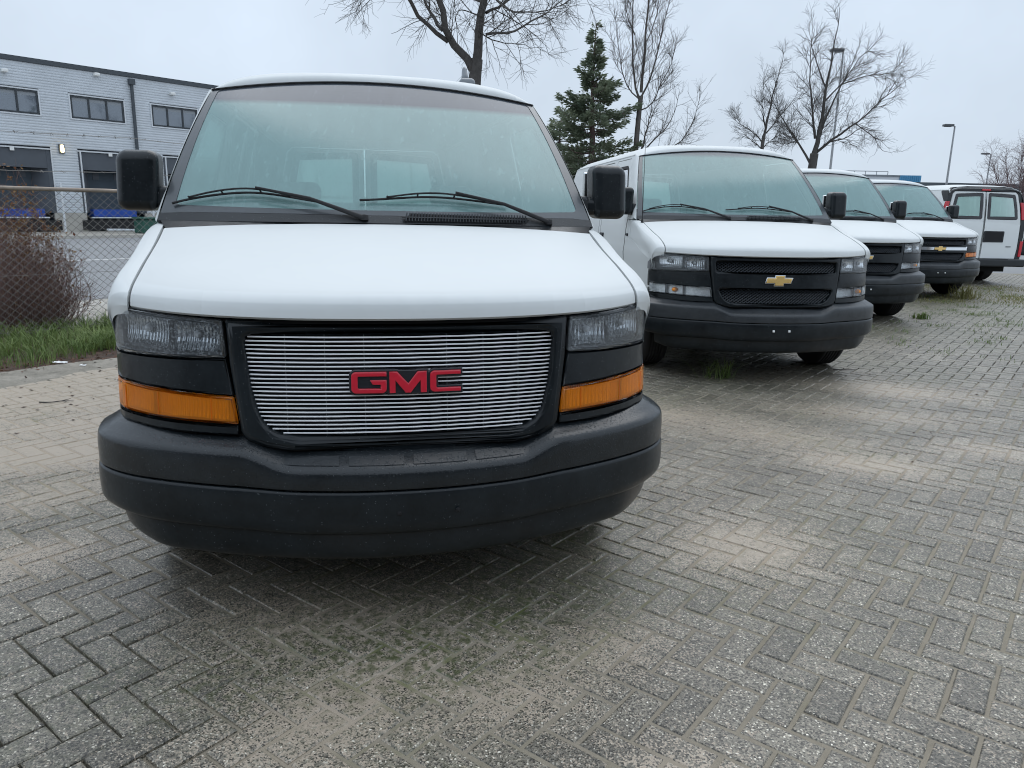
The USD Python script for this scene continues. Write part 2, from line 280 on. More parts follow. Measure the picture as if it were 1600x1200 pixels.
def cat(chunks):
    vs, fs, n = [], [], 0
    for v, f in chunks:
        v = np.asarray(v, float); f = np.asarray(f, int)
        if f.shape[1] == 4:
            f = np.vstack([f[:, [0, 1, 2]], f[:, [0, 2, 3]]])
        vs.append(v); fs.append(f + n); n += len(v)
    return np.vstack(vs), np.vstack(fs)

def part(parent, name, mesh, material, smooth=False, attrs=None, label=None, kind=None):
    path = numbered(parent, name)
    if isinstance(mesh, list):
        mesh = cat(mesh)
    elif isinstance(mesh, trimesh.Trimesh):
        mesh = (np.array(mesh.vertices), np.array(mesh.faces))
    m = usdkit.mesh(stage, path, mesh, M[material], smooth=smooth)
    for k, a in (attrs or {}).items():
        UsdGeom.PrimvarsAPI(m).CreatePrimvar(k, Sdf.ValueTypeNames.FloatArray, 'vertex').Set(Vt.FloatArray.FromNumpy(np.asarray(a, np.float32)))
    tag(m.GetPrim(), label, kind=kind)
    return path

def top(name, mesh, material, label=None, category=None, group=None, kind=None, smooth=False, attrs=None):
    p = part('/World', name, mesh, material, smooth, attrs)
    tag(stage.GetPrimAtPath(p), label, category, group, kind)
    return p

# ------------------------------------------------------------------ mesh helpers
def bx(x0, x1, y0, y1, z0, z1):
    c = np.array([[x0, y0, z0], [x1, y0, z0], [x1, y1, z0], [x0, y1, z0], [x0, y0, z1], [x1, y0, z1], [x1, y1, z1], [x0, y1, z1]], float)
    f = [[0, 3, 2, 1], [4, 5, 6, 7], [0, 1, 5, 4], [1, 2, 6, 5], [2, 3, 7, 6], [3, 0, 4, 7]]
    v, ff = [], []
    for q in f:
        ff.append([len(v) + i for i in range(4)]); v += [c[i] for i in q]
    return np.array(v), np.array(ff)

def rbox(x0, x1, y0, y1, z0, z1, r, n=5):
    """box with rounded edges, smooth shaded"""
    h = np.array([x1 - x0, y1 - y0, z1 - z0]) / 2; c = np.array([x0 + x1, y0 + y1, z0 + z1]) / 2
    r = min(r, h.min() * .99); inner = h - r
    vs, fs, k = [], [], 0
    for ax in range(3):
        for s in (-1, 1):
            def lin(hh, ii):
                a = np.tan(np.linspace(-PI / 4, 0, n)) * r
                return np.concatenate([-ii + a, [ii] if ii > 1e-6 else [], (-a[::-1][1:] + ii)]) if ii > 1e-6 else np.concatenate([a, -a[::-1][1:]])
            o = [i for i in range(3) if i != ax]
            A, B = np.meshgrid(lin(h[o[0]], inner[o[0]]), lin(h[o[1]], inner[o[1]]), indexing='ij')
            P = np.zeros(A.shape + (3,)); P[..., o[0]] = A; P[..., o[1]] = B; P[..., ax] = s * h[ax]
            q = np.clip(P, -inner, inner); d = P - q
            d /= np.maximum(np.linalg.norm(d, axis=-1, keepdims=True), 1e-12)
            P = q + d * r + c
            v, f = grid(P)
            if s * (1 if ax != 1 else -1) < 0: f = f[:, ::-1]
            vs.append(v); fs.append(f + k); k += len(v)
    v = np.vstack(vs); f = np.vstack(fs)
    return weld(v, f)

def weld(v, f, tol=1e-6):
    if f.shape[1] == 4:
        f = np.vstack([f[:, [0, 1, 2]], f[:, [0, 2, 3]]])
    key = np.round(v / tol).astype(np.int64)
    _, idx, inv = np.unique(key, axis=0, return_index=True, return_inverse=True)
    inv = inv.ravel()
    f = inv[f]
    f = f[(f[:, 0] != f[:, 1]) & (f[:, 1] != f[:, 2]) & (f[:, 0] != f[:, 2])]
    return v[idx], f

def grid(P):
    n, m = P.shape[:2]
    i = np.arange(n * m).reshape(n, m)
    f = np.stack([i[:-1, :-1], i[1:, :-1], i[1:, 1:], i[:-1, 1:]], -1).reshape(-1, 4)
    return P.reshape(-1, 3), f

def dense(rows, nu, nv, k='cubic'):
    """smooth tensor surface through a control net rows (R, C, 3)"""
    P = np.asarray(rows, float)
    def interp(A, n):
        d = np.linalg.norm(np.diff(A, axis=0), axis=-1).reshape(len(A) - 1, -1).mean(1)
        t = np.concatenate([[0], np.cumsum(np.maximum(d, 1e-5))])
        q = np.linspace(0, t[-1], n)
        q = np.unique(np.concatenate([q, t]))
        return (PchipInterpolator(t, A, axis=0) if k == 'pchip' else CubicSpline(t, A, axis=0))(q)
    return interp(interp(P, nv).transpose(1, 0, 2), nu).transpose(1, 0, 2)

def mir(c):
    v, f = c
    return np.asarray(v) * [-1, 1, 1], np.asarray(f)[:, ::-1]

def tri_poly(poly, cell):
    x0, y0, x1, y1 = poly.bounds
    nx, ny = max(1, math.ceil((x1 - x0) / cell)), max(1, math.ceil((y1 - y0) / cell))
    X = np.linspace(x0, x1, nx + 1); Y = np.linspace(y0, y1, ny + 1)
    A, B = np.meshgrid(X[:-1], Y[:-1], indexing='ij'); C, D = np.meshgrid(X[1:], Y[1:], indexing='ij')
    cells = shapely.box(A.ravel(), B.ravel(), C.ravel(), D.ravel())
    shapely.prepare(poly)
    inside = shapely.contains_properly(poly, cells) | shapely.covers(poly, cells)
    touch = shapely.intersects(poly, cells) & ~inside
    vs, fs, n = [], [], 0
    for c in cells[inside]:
        a, b, cc, d = c.bounds
        vs.append([[a, b], [cc, b], [cc, d], [a, d]]); fs.append(np.array([[0, 1, 2], [0, 2, 3]]) + n); n += 4
    for g in shapely.intersection(cells[touch], poly):
        for p in getattr(g, 'geoms', [g]):
            if p.geom_type != 'Polygon' or p.area < 1e-9: continue
            v, f = trimesh.creation.triangulate_polygon(p, engine='earcut')
            vs.append(v); fs.append(np.asarray(f) + n); n += len(v)
    return np.vstack(vs), np.vstack(fs)

def panel(poly, fmap, cell=.05, rnd=.006, depth=.014, seg=.03):
    """a curved panel cut to poly (in the surface's own two coordinates), rounded at its edges and returned inwards by depth.
    fmap(a, b, d): the surface point at (a, b), d metres below the surface"""
    out_v, out_f, n = [], [], 0
    for pg in getattr(poly, 'geoms', [poly]):
        pg = shapely.segmentize(pg, seg)
        offs = [0, .08 * rnd, .27 * rnd, .58 * rnd, rnd]
        ps = [pg]
        for o in offs[1:]:
            q = pg.buffer(-o, join_style='mitre')
            if q.is_empty or q.geom_type != 'Polygon': break
            ps.append(shapely.segmentize(q, seg))
        offs = offs[:len(ps)]
        def dd(o): return rnd - math.sqrt(max(rnd * rnd - (rnd - o) ** 2, 0))
        rings = []
        for a, b in zip(range(len(ps) - 1), range(1, len(ps))):
            ring = Polygon(ps[a].exterior, list(ps[a].interiors) + [ps[b].exterior]) if not ps[b].interiors else ps[a].difference(ps[b])
            for r in getattr(ring, 'geoms', [ring]):
                if r.geom_type == 'Polygon' and r.area > 1e-10:
                    rings.append(trimesh.creation.triangulate_polygon(r, engine='earcut'))
        for group in (rings, [tri_poly(ps[-1], cell)]):      # the rim and the face keep their own normals
            if not group: continue
            v2, f2 = cat([(np.column_stack([v, np.zeros(len(v))]), f) for v, f in group])
            v2, f2 = weld(v2, f2, 1e-6)
            e = shapely.distance(shapely.points(v2[:, :2]), pg.boundary)
            d = np.where(e < rnd, rnd - np.sqrt(np.maximum(rnd ** 2 - (rnd - np.minimum(e, rnd)) ** 2, 0)), 0)
            V = fmap(v2[:, 0], v2[:, 1], d)
            out_v.append(V); out_f.append(f2 + n); n += len(V)
        if depth:
            for ring in [pg.exterior, *pg.interiors]:
                c = np.array(ring.coords)
                A = fmap(c[:, 0], c[:, 1], np.full(len(c), rnd)); B = fmap(c[:, 0], c[:, 1], np.full(len(c), rnd + depth))
                v, f = grid(np.stack([A, B], 0))
                f = np.vstack([f[:, [0, 1, 2]], f[:, [0, 2, 3]]])
                out_v.append(v); out_f.append(f + n); n += len(v)
    return np.vstack(out_v), np.vstack(out_f)

def tube(pts, r, sides=8, caps=True):
    return tubes([np.asarray(pts, float)], [np.broadcast_to(np.asarray(r, float), (len(pts),))], sides)

def tubes(lines, radii, sides=4):
    """all lines as tapering tubes, built in batches of equal length"""
    groups = {}
    for l, r in zip(lines, radii):
        groups.setdefault(len(l), []).append((l, r))
    vs, fs, n = [], [], 0
    ang = np.arange(sides) / sides * 2 * PI
    for k, g in groups.items():
        P = np.array([x[0] for x in g], float); R = np.array([x[1] for x in g], float)
        T = np.gradient(P, axis=1); T /= np.maximum(np.linalg.norm(T, axis=-1, keepdims=True), 1e-12)
        ref = np.where(np.abs(T[:, :1, 2:3]) > .8, np.array([1., 0, 0]), np.array([0, 0, 1.]))
        ref = np.broadcast_to(ref, T.shape)
        A = np.cross(T, ref); A /= np.maximum(np.linalg.norm(A, axis=-1, keepdims=True), 1e-12)
        B = np.cross(T, A)
        V = P[:, :, None] + R[:, :, None, None] * (np.cos(ang)[:, None] * A[:, :, None] + np.sin(ang)[:, None] * B[:, :, None])
        b = np.arange(len(g))[:, None, None] * (k * sides) + np.arange(k - 1)[None, :, None] * sides
        i = np.arange(sides)[None, None, :]; j = (i + 1) % sides
        q = np.stack([b + i, b + j, b + sides + j, b + sides + i], -1).reshape(-1, 4)
        vs.append(V.reshape(-1, 3)); fs.append(q + n)
        if sides > 4:     # close the ends
            for row, rev in ((0, True), (k - 1, False)):
                base = np.arange(len(g)) * (k * sides) + row * sides
                for s in range(1, sides - 1):
                    t = np.stack([base, base + s, base + s + 1, base + s + 1], -1)
                    fs.append((t[:, ::-1] if rev else t) + n)
        n += V.shape[0] * V.shape[1] * V.shape[2]
    v = np.vstack(vs); f = np.vstack(fs)
    f = np.vstack([f[:, [0, 1, 2]], f[:, [0, 2, 3]]])
    f = f[(f[:, 0] != f[:, 1]) & (f[:, 1] != f[:, 2]) & (f[:, 0] != f[:, 2])]
    return v, f

def lathe(prof, n=40, axis='x', c=(0, 0, 0)):
    """prof: (along axis, radius)"""
    a = np.linspace(0, 2 * PI, n + 1)
    p = np.asarray(prof, float)
    P = np.stack([np.broadcast_to(p[:, :1], (len(p), n + 1)), p[:, 1:] * np.cos(a), p[:, 1:] * np.sin(a)], -1)
    if axis == 'y': P = P[..., [1, 0, 2]]
    if axis == 'z': P = P[..., [1, 2, 0]]
    return grid(P + np.asarray(c))

def rpoly(pts, r):
    p = Polygon(pts)
    return p.buffer(-r, join_style='mitre').buffer(r, quad_segs=6) if r else p

def extr(poly, fmap, depth, front=0.):
    """a flat piece of the outline poly, depth thick, on the surface fmap"""
    out = []
    for pg in getattr(poly, 'geoms', [poly]):
        v, f = trimesh.creation.triangulate_polygon(shapely.segmentize(pg, .02), engine='earcut')
        out.append((fmap(v[:, 0], v[:, 1], np.full(len(v), front)), f))
        for ring in [pg.exterior, *pg.interiors]:
            c = np.array(shapely.segmentize(ring, .02).coords)
            A = fmap(c[:, 0], c[:, 1], np.full(len(c), front)); B = fmap(c[:, 0], c[:, 1], np.full(len(c), front + depth))
            for i in range(len(c) - 1):
                out.append((np.array([A[i], A[i + 1], B[i + 1], B[i]]), np.array([[0, 1, 2], [0, 2, 3]])))
    return cat(out)

# ------------------------------------------------------------------ the van (local: x across, y rearwards from the nose, z up)
Wz = PchipInterpolator([.20, .40, .55, .75, .95, 1.15, 1.29, 1.45, 1.60, 1.75, 1.89, 1.93, 2.1],
                       [.93, .948, .960, .970, .973, .966, .951, .918, .882, .846, .806, .788, .75])
def side_x(y, z):
    y = np.asarray(y, float); z = np.asarray(z, float)
    w = Wz(z) - .03 * np.clip((1.3 - y) / .8, 0, 1) ** 2 * np.clip((1.25 - z) / .3, 0, 1) - .045 * np.clip((y - 4.95) / .5, 0, 1) ** 2
    return w + .006 * np.exp(-((z - 1.00) / .035) ** 2)
plan = PchipInterpolator([0, .2, .4, .53, .66, .78, .87, .93, .955, .968, .98], [.065, .075, .102, .134, .184, .256, .335, .41, .49, .58, .75])
def fascia_y(x, z):
    return plan(np.abs(x)) + .12 * (np.asarray(z) - .75)
def fmap(off=0.):
    return lambda x, z, d: np.stack([x, fascia_y(x, z) + off + d, z], -1)
def smap(s, off=0.):
    return lambda y, z, d: np.stack([s * (side_x(y, z) + off - d), y, z], -1)
WSB = lambda s: np.stack([.928 * s, 1.0 + .117 * np.abs(s) ** 2.2, 1.297 - .003 * s ** 2], -1)
WST = lambda s: np.stack([.779 * s, 1.695 + .046 * s ** 2, 1.950 - .060 * s ** 2], -1)
def ws(s, v, d=0.):
    s = np.asarray(s, float); v = np.asarray(v, float)
    P = WSB(s) * (1 - v)[..., None] + WST(s) * v[..., None]
    nrm = np.array([0, -.70, .71]) + np.stack([.45 * s, 0 * s, 0 * s], -1)
    nrm /= np.linalg.norm(nrm, axis=-1, keepdims=True)
    return P + nrm * (.022 * 4 * v * (1 - v) - d)[..., None]
def wmap(off=0.):
    return lambda s, v, d: ws(s, v, np.asarray(d) + off)
def rear_y(x, z):
    return 5.46 - .035 * (np.abs(x) / .95) ** 3 - .11 * np.clip((np.asarray(z) - 1.1) / .9, 0, 2) ** 1.6
def rmap(off=0.):
    return lambda x, z, d: np.stack([x, rear_y(x, z) + off - d, z], -1)

GX = .866
def gap_pt(k): return [(.868, .365, 1.047), (.866, .380, 1.086), (.866, .475, 1.128), (.871, .63, 1.171), (.880, .82, 1.215), (.892, 1.03, 1.272), (.902, 1.19, 1.290)][k]
CEN = [(.084, 1.036), (.094, 1.082), (.150, 1.112), (.38, 1.170), (.70, 1.238), (1.0, 1.300)]

def hood_mesh():
    rows = []
    for k, (yc, zc) in enumerate(CEN):
        gx, gy, gz = gap_pt(k)
        row = []
        for q in np.linspace(-1, 1, 15):
            a = abs(q); x = q * (gx - .0055)
            w0 = (plan(a * GX) - .065) / (plan(GX) - .065)
            g = w0 * max(0, 1 - k / 5) + a ** 2.2 * min(1, k / 5)
            row.append((x, yc + (gy - yc) * g, zc + (gz - zc) * a ** 2.4 + (.006 * (1 - a ** 2) if k in (2, 3, 4) else 0)))
        rows.append(row)
    P = dense(rows, 60, 46)
    out = [grid(P)]
    for e in (P[0], P[-1], P[:, 0], P[:, -1]):      # returned edges
        lo = e + np.array([0, .014, -.008])
        out.append(grid(np.stack([e, lo], 0)))
    return out

def fender_mesh(s):
    rows = []
    for k in range(7):
        gx, gy, gz = gap_pt(k)
        zb = gz - .17
        fy = [0, .018, .055, .10, .125, .135]
        if k >= 2: fy = [0] * 6
        if k == 1: fy = [a * .6 for a in fy]
        y = [gy + f for f in fy]
        px = [gx + .004, gx + .035, gx + .062, None, None, None]
        sx = [side_x(y[i], z) for i, z in ((3, gz - .06), (4, gz - .11), (5, zb))]
        p = [(gx + .004, y[0], gz), (gx + .032, y[1], gz - .001), (min(gx + .064, sx[0] - .008), y[2], gz - .014),
             (sx[0], y[3], gz - .06), (sx[1], y[4], gz - .11), (sx[2], y[5], zb)]
        rows.append(p)
    P = dense(rows, 22, 34)
    out = [grid(P)]
    for e in (P[0], P[:, 0]):
        out.append(grid(np.stack([e, e + np.array([0, .012, -.03])], 0)))
    top_y = P[:, -1, 1]; top_z = P[:, -1, 2]
    pts = [(a, b) for a, b in zip(top_y, top_z)]
    arch = [(.93 + .425 * math.cos(t), .38 + .425 * math.sin(t)) for t in np.linspace(math.radians(160), math.radians(14), 22)]
    poly = Polygon(pts + [(1.20, 1.288), (1.382, 1.288), (1.382, .48)] + arch[::-1] + [(.515, .66)])
    if not poly.is_valid: poly = poly.buffer(0)
    v, f = panel(poly, smap(1), cell=.05, rnd=.004, depth=.02, seg=.03)
    out.append((v, f))
    out = [cat(out)]
    return out if s > 0 else [mir(c) for c in out]

BX = [0, .08, .16, .24, .32, .38, .42, .455, .49, .52, .56, .62, .70, .78, .84, .885, .92, .948, .968, .982, .99, .995]
BY = [.045, .047, .053, .065, .080, .096, .107, .117, .127, .137, .150, .175, .213, .258, .298, .336, .374, .412, .452, .50, .55, .60]
def bumper_base():
    x = np.array(BX); y = np.array(BY)
    x = x + .034 * np.clip((x - .60) / .36, 0, 1)
    y = y - .065
    n = np.stack([np.gradient(y), -np.gradient(x)], -1)
    n /= np.linalg.norm(n, axis=1, keepdims=True)
    n[0] = (0, -1)
    return x, y, n
def bumper_loft(rows, xmax=2.):
    """rows: (z in the middle, z at the ends, outward offset in the middle, at the ends)"""
    x, y, n = bumper_base()
    ok = x <= xmax
    x, y, n = x[ok], y[ok], n[ok]
    t = np.clip((x - .36) / .17, 0, 1); b = t * t * (3 - 2 * t)
    e = np.clip((x - .80) / .19, 0, 1)
    P = []
    for zc, zo, oc, oo, *low in rows:
        z = zc * (1 - b) + zo * b + (low[0] if low else 0) * e ** 1.6
        o = oc * (1 - e) + oo * e
        h = np.stack([x + n[:, 0] * o, y + n[:, 1] * o, z], -1)
        P.append(np.vstack([(h * [-1, 1, 1])[:0:-1], h]))
    P = np.array(P)
    t = np.arange(P.shape[1])
    q = np.linspace(0, t[-1], 4 * (len(t) - 1) + 1)
    return CubicSpline(t, P, axis=1)(q)

def fine_rows(P, k=3):
    """soften the profile between the rows of a loft"""
    t = np.concatenate([[0], np.cumsum(np.linalg.norm(np.diff(P, axis=0), axis=-1).mean(1) + 1e-5)])
    q = np.unique(np.concatenate([np.linspace(a, b, k, endpoint=False) for a, b in zip(t[:-1], t[1:])] + [[t[-1]]]))
    return PchipInterpolator(t, P, axis=0)(q)

BUMP_UP = [(.630, .682, -.14, -.14), (.626, .677, -.095, -.10), (.612, .662, -.062, -.062), (.596, .645, -.033, -.032), (.584, .634, -.013, -.012), (.575, .625, -.002, .000), (.563, .612, .004, .004), (.535, .575, .007, .007), (.516, .523, .007, .007), (.512, .518, -.004, -.004)]
BUMP_LO = [(.511, .517, -.004, -.004), (.508, .513, .007, .006), (.500, .504, .012, .010), (.46, .465, .015, .012), (.41, .415, .014, .010), (.382, .388, .009, .002, .004), (.367, .374, -.002, -.012, .012), (.363, .370, -.05, -.06, .015)]
VALANCE = [(.380, .392, -.004, -.022, .01), (.362, .367, -.006, -.032, .01), (.315, .315, -.012, -.045, .015), (.280, .280, -.024, -.060, .03), (.267, .267, -.04, -.08, .04), (.267, .267, -.16, -.2, .05)]

HL = [(.557, 1.024), (.70, 1.030), (.80, 1.036), (.88, 1.041), (.938, 1.044), (.950, .985), (.953, .893), (.85, .895), (.70, .900), (.549, .907)]
TS_GMC = [(.530, .789), (.75, .796), (.90, .799), (.950, .799), (.953, .75), (.949, .703), (.80, .702), (.519, .702)]
TS_CHEV = [(.535, .783), (.75, .787), (.950, .790), (.953, .75), (.949, .712), (.80, .708), (.525, .704)]
def both(p):
    return [[(s * a, b) for a, b in p] for s in (-1, 1)]

def gmc_letters(h):
    """the three red letters, centred on the origin"""
    def rr(x0, y0, x1, y1, r):
        return sbox(x0 + r, y0 + r, x1 - r, y1 - r).buffer(r, quad_segs=6)
    H = 215.
    G = rr(0, 0, 350, H, 48).union(sbox(200, H - 45, 350, H)).difference(rr(65, 48, 420, H - 46, 14)).union(sbox(290, 40, 350, 133)).union(Polygon([(185, 133), (350, 133), (350, 85), (212, 85)]))
    G = G.difference(sbox(290, 133, 400, H - 46))
    Mm = Polygon([(0, 0), (60, 0), (60, 125), (160, 0), (212, 0), (312, 125), (312, 0), (376, 0), (376, H), (285, H), (188, 95), (78, H), (0, H)])
    C = rr(0, 0, 300, H, 48).union(sbox(150, 0, 318, 42)).union(sbox(150, H - 42, 318, H)).difference(rr(65, 42, 420, H - 42, 16)).difference(sbox(160, 42, 420, H - 42))
    s = h / H
    out = []
    for L, x in ((G, 0), (Mm, 378), (C, 786)):
        out.append(affinity.scale(affinity.translate(L, x - 552, -H / 2), s, s, origin=(0, 0)))
    return out

def bowtie(w, h):
    p = [(-.50, .24), (-.17, .24), (-.155, .5), (.20, .5), (.185, .24), (.53, .24), (.46, -.24), (.16, -.24), (.145, -.5), (-.21, -.5), (-.195, -.24), (-.56, -.24)]
    return Polygon([(a * w, b * h) for a, b in p])

def strip_between(A, B, n=2):
    A, B = np.asarray(A), np.asarray(B)
    return grid(np.stack([A * (1 - t) + B * t for t in np.linspace(0, 1, n)], 0))

def reflector_bowl(s, x, z, w, h, yoff, parent, mat_='reflector'):
    """a concave bowl cut to a rounded rectangle, with its bulb"""
    poly = sbox(x - w / 2, z - h / 2, x + w / 2, z + h / 2).buffer(-.02).buffer(.02)
    def f(a, b, d):
        r2 = ((a - x) / (w * .62)) ** 2 + ((b - z) / (h * .75)) ** 2
        return np.stack([s * a, fascia_y(a, b) + yoff + .05 * (1 - r2), b], -1)
    v, fc = tri_poly(shapely.segmentize(poly, .01), .014)
    r = part(parent, 'reflector', (f(v[:, 0], v[:, 1], 0), fc), mat_, smooth=True)
    c = f(np.array([x]), np.array([z]), 0)[0] - [0, .018, 0]
    b = trimesh.creation.icosphere(2, .013); b.apply_scale([1, 1.5, 1]); b.apply_translation(c)
    part(parent, 'bulb', b, 'bulb_glass', smooth=True)

def wheel_parts(t, s, y):
    x0 = .70 * s; x1 = .945 * s if y < 2 else .955 * s
    R = .365; w = (x1 - x0)
    prof = [(x0 + w * .05, .21), (x0 + w * .02, .25), (x0, .30), (x0 + w * .06, .345), (x0 + w * .18, R)]
    for k in range(1, 6):          # tread with grooves
        q = .18 + k * .64 / 6
        prof += [(x0 + w * (q - .018), R), (x0 + w * (q - .014), R - .011), (x0 + w * (q + .014), R - .011), (x0 + w * (q + .018), R)]
    prof += [(x0 + w * .82, R), (x0 + w * .94, .345), (x1, .30), (x0 + w * .98, .25), (x0 + w * .95, .21)]
    wp = part(t, 'wheel', lathe(prof, 56, 'x', (0, y, R)), 'tyre_rubber', smooth=True)
    rim = [(x1 - .02 * s, .212), (x1 - .03 * s, .20), (x1 - .075 * s, .19), (x1 - .085 * s, .13), (x1 - .05 * s, .10), (x1 - .03 * s, .07), (x1 - .025 * s, 0)]
    part(wp, 'rim', lathe(rim, 40, 'x', (0, y, R)), 'steel_rim', smooth=True)
    part(wp, 'hub', lathe([(x0 + .02 * s, 0.2), (x0 + .03 * s, .05), (x0 + .1 * s, 0)], 20, 'x', (0, y, R)), 'chassis_black', smooth=True)

def build_van(t, brand):
    gmc = brand == 'gmc'
    # ---- body
    part(t, 'hood', hood_mesh(), 'white_paint', smooth=True)
    for s in (-1, 1):
        part(t, 'fender', fender_mesh(s), 'white_paint', smooth=True)
    arch = [(4.36 + .43 * math.cos(a), .38 + .43 * math.sin(a)) for a in np.linspace(PI * .95, PI * .05, 24)]
    whole = Polygon([(1.388, .43)] + arch + [(5.40, .43), (5.42, .9), (5.41, 1.3), (5.37, 1.6), (5.315, 1.905), (1.845, 1.905), (1.70, 1.775), (1.50, 1.590), (1.30, 1.405), (1.205, 1.310), (1.215, 1.294), (1.388, 1.294)])
    door = rpoly([(1.394, .46), (2.56, .46), (2.56, 1.82), (2.50, 1.875), (1.93, 1.875), (1.86, 1.835), (1.394, 1.395)], .03)
    win = rpoly([(1.60, 1.345), (2.46, 1.345), (2.46, 1.80), (1.97, 1.80), (1.90, 1.77), (1.55, 1.43)], .035)
    for s in (-1, 1):
        sh = whole.difference(door.buffer(.005))
        if s < 0:    # swing-out cargo doors on the kerb side
            cargo = rpoly([(2.66, .46), (3.86, .46), (3.86, 1.875), (2.66, 1.875)], .03)
            seam = cargo.buffer(.004).difference(cargo.buffer(-.004)).union(sbox(3.30, .46, 3.308, 1.875))
            sh = sh.difference(seam)
        part(t, 'body_side', panel(sh, smap(s), .07, .003, .012, .05), 'white_paint', smooth=True)
        part(t, 'side_backing', [grid(np.stack([[(s * (side_x(a, b) - .022), a, b) for a in np.linspace(1.36, 5.36, 40)] for b in np.linspace(.44, 1.33, 12)]))], 'gap_black', smooth=True)
        d = part(t, 'front_door', panel(door.difference(win), smap(s), .06, .004, .014, .04), 'white_paint', smooth=True)
        part(d, 'door_window', panel(win.buffer(-.001), smap(s, -.010), .08, .002, 0, .05), 'side_glass', smooth=True)
        fr = win.buffer(.012).difference(win.buffer(-.018))
        part(d, 'window_seal', panel(fr, smap(s, .003), .06, .003, .008, .04), 'rubber', smooth=True)
        hp = rpoly([(2.36, 1.09), (2.50, 1.09), (2.50, 1.135), (2.36, 1.135)], .015)
        part(d, 'door_handle', panel(hp, smap(s, .022), .04, .008, .02, .02), 'dark_trim', smooth=True)
        part(t, 'side_marker', panel(rpoly([(1.27, 1.14), (1.33, 1.14), (1.33, 1.165), (1.27, 1.165)], .01), smap(s, .012), .04, .005, .01, .02), 'dark_trim', smooth=True)
        part(t, 'sill', panel(rpoly([(1.40, .36), (3.92, .36), (3.92, .428), (1.40, .428)], .01), smap(s, -.02), .1, .01, .02, .08), 'dark_trim', smooth=True)
        # pillar skin between windscreen and side, fillet into the roof
        v = np.linspace(0, 1, 24)
        A = ws(np.full(24, 1.006 * s), v) * 1.0
        yy = 1.205 + (1.845 - 1.205) * v; zz = 1.310 + (1.905 - 1.310) * v
        B = np.stack([s * side_x(yy, zz), yy, zz], -1)
        mid = (A + B) / 2 + np.array([.004 * s, -.008, .003])
        part(t, 'windscreen_pillar', [grid(dense(np.stack([A, mid, B], 0), 24, 7))], 'white_paint', smooth=True)
    # roof with its front header
    xs = np.array([-1, -.993, -.975, -.94, -.88, -.76, -.55, -.28, 0, .28, .55, .76, .88, .94, .975, .993, 1.0])
    def prof(y, lift):
        k = np.clip((y - 1.70) / .45, 0, 1); k = k * (2 - k)
        rear = np.clip((y - 4.8) / .6, 0, 1) ** 2
        a = np.abs(xs); hw = .783 + .021 * k - .03 * rear
        zc = 1.953 + .034 * k - .05 * rear; ze = 1.893 + .012 * k - .01 * rear
        return np.stack([xs * hw, y + .046 * a ** 2 * (1 - k), ze + (zc - ze) * (1 - a ** 2.2 * (1 - k) - a ** 4.2 * k) ** .9 + lift * (1 - a ** 9)], -1)
    P = dense(np.stack([prof(y, l) for y, l in ((1.70, 0), (1.702, .012), (1.709, .024), (1.725, .034), (1.77, .041), (1.85, .043), (2.0, .044), (2.15, .044), (2.6, .044), (3.4, .044), (4.2, .044), (4.8, .044), (5.1, .044), (5.25, .044), (5.33, .043))]), 60, 44, 'pchip')
    lip = grid(np.stack([P[0], P[0] + [0, .012, -.018]], 0))
    lipr = grid(np.stack([P[-1], P[-1] + [0, .03, -.05]], 0))
    r = part(t, 'roof', [grid(P), lip, lipr], 'white_paint', smooth=True)
    for s in (-1, 1):
        part(r, 'drip_rail', tube([(s * (side_x(y, 1.905) - .004), y, 1.908) for y in np.linspace(1.86, 5.30, 14)], .009, 6), 'white_paint', smooth=True)
    part(t, 'headliner', [grid(P[12:-3, 6:-6] - [0, 0, .06])], 'liner', smooth=True)
    # ---- windscreen
    clear = Polygon([(-.945, .108)] + [(q, .083 + .025 * abs(q / .945) ** 2.5) for q in np.linspace(-.9, .9, 19)] + [(.945, .108), (.962, .996), (-.962, .996)])
    clear = clear.buffer(-.028).buffer(.028)
    full = Polygon([(-1, 0), (1, 0), (1, 1), (-1, 1)])
    lower = Polygon([(-1, 0), (1, 0), (1, .05), (.9, .058), (0, .050), (-.9, .058), (-1, .05)])
    part(t, 'windscreen_border', panel(full.difference(clear).difference(lower.buffer(.001)), wmap(), .05, .0008, 0, .03), 'frit_black', smooth=True)
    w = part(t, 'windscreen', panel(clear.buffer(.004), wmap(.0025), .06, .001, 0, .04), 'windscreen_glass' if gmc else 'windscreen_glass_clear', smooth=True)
    part(w, 'seal_strip', tube(ws(np.linspace(-1, 1, 41), np.full(41, 1.004), -.003), .0045, 6), 'rubber', smooth=True)
    cw = part(t, 'cowl_panel', panel(lower, wmap(-.006), .05, .004, .03, .03), 'dark_trim', smooth=True)
    q = np.linspace(-.99, .99, 41)
    hx = q * .892; hy = 1.0 + (1.03 - 1.0) * np.abs(q) ** 2.2; hz = 1.300 - .028 * np.abs(q) ** 2.4
    part(cw, 'gutter', [grid(np.stack([np.stack([hx, hy - .01, hz - .004], -1), np.stack([hx, hy + .012, hz - .003], -1), ws(q, np.full(41, .012), -.003)], 0))], 'dark_trim', smooth=True)
    vp = Polygon([(.06, .012), (.62, .012), (.66, .048), (.10, .062)])
    part(cw, 'vent_recess', panel(vp, wmap(-.009), .05, .001, 0, .03), 'gap_black', smooth=True)
    for q in np.linspace(.075, .64, 42):
        a = ws(np.array([q, q + .008]), np.array([.012, .058]), np.array([-.014, -.014]))
        part(cw, 'vent_slat', tube(a, .0032, 4), 'dark_trim')
    part(cw, 'vent_frame', tube(ws(np.linspace(.06, .66, 20), np.linspace(.034, .030, 20), -.013), .003, 4), 'dark_trim')
    # wipers
    def sv(x, z):
        v = (z - 1.297) / .64
        return x / (.92 - .141 * v), v
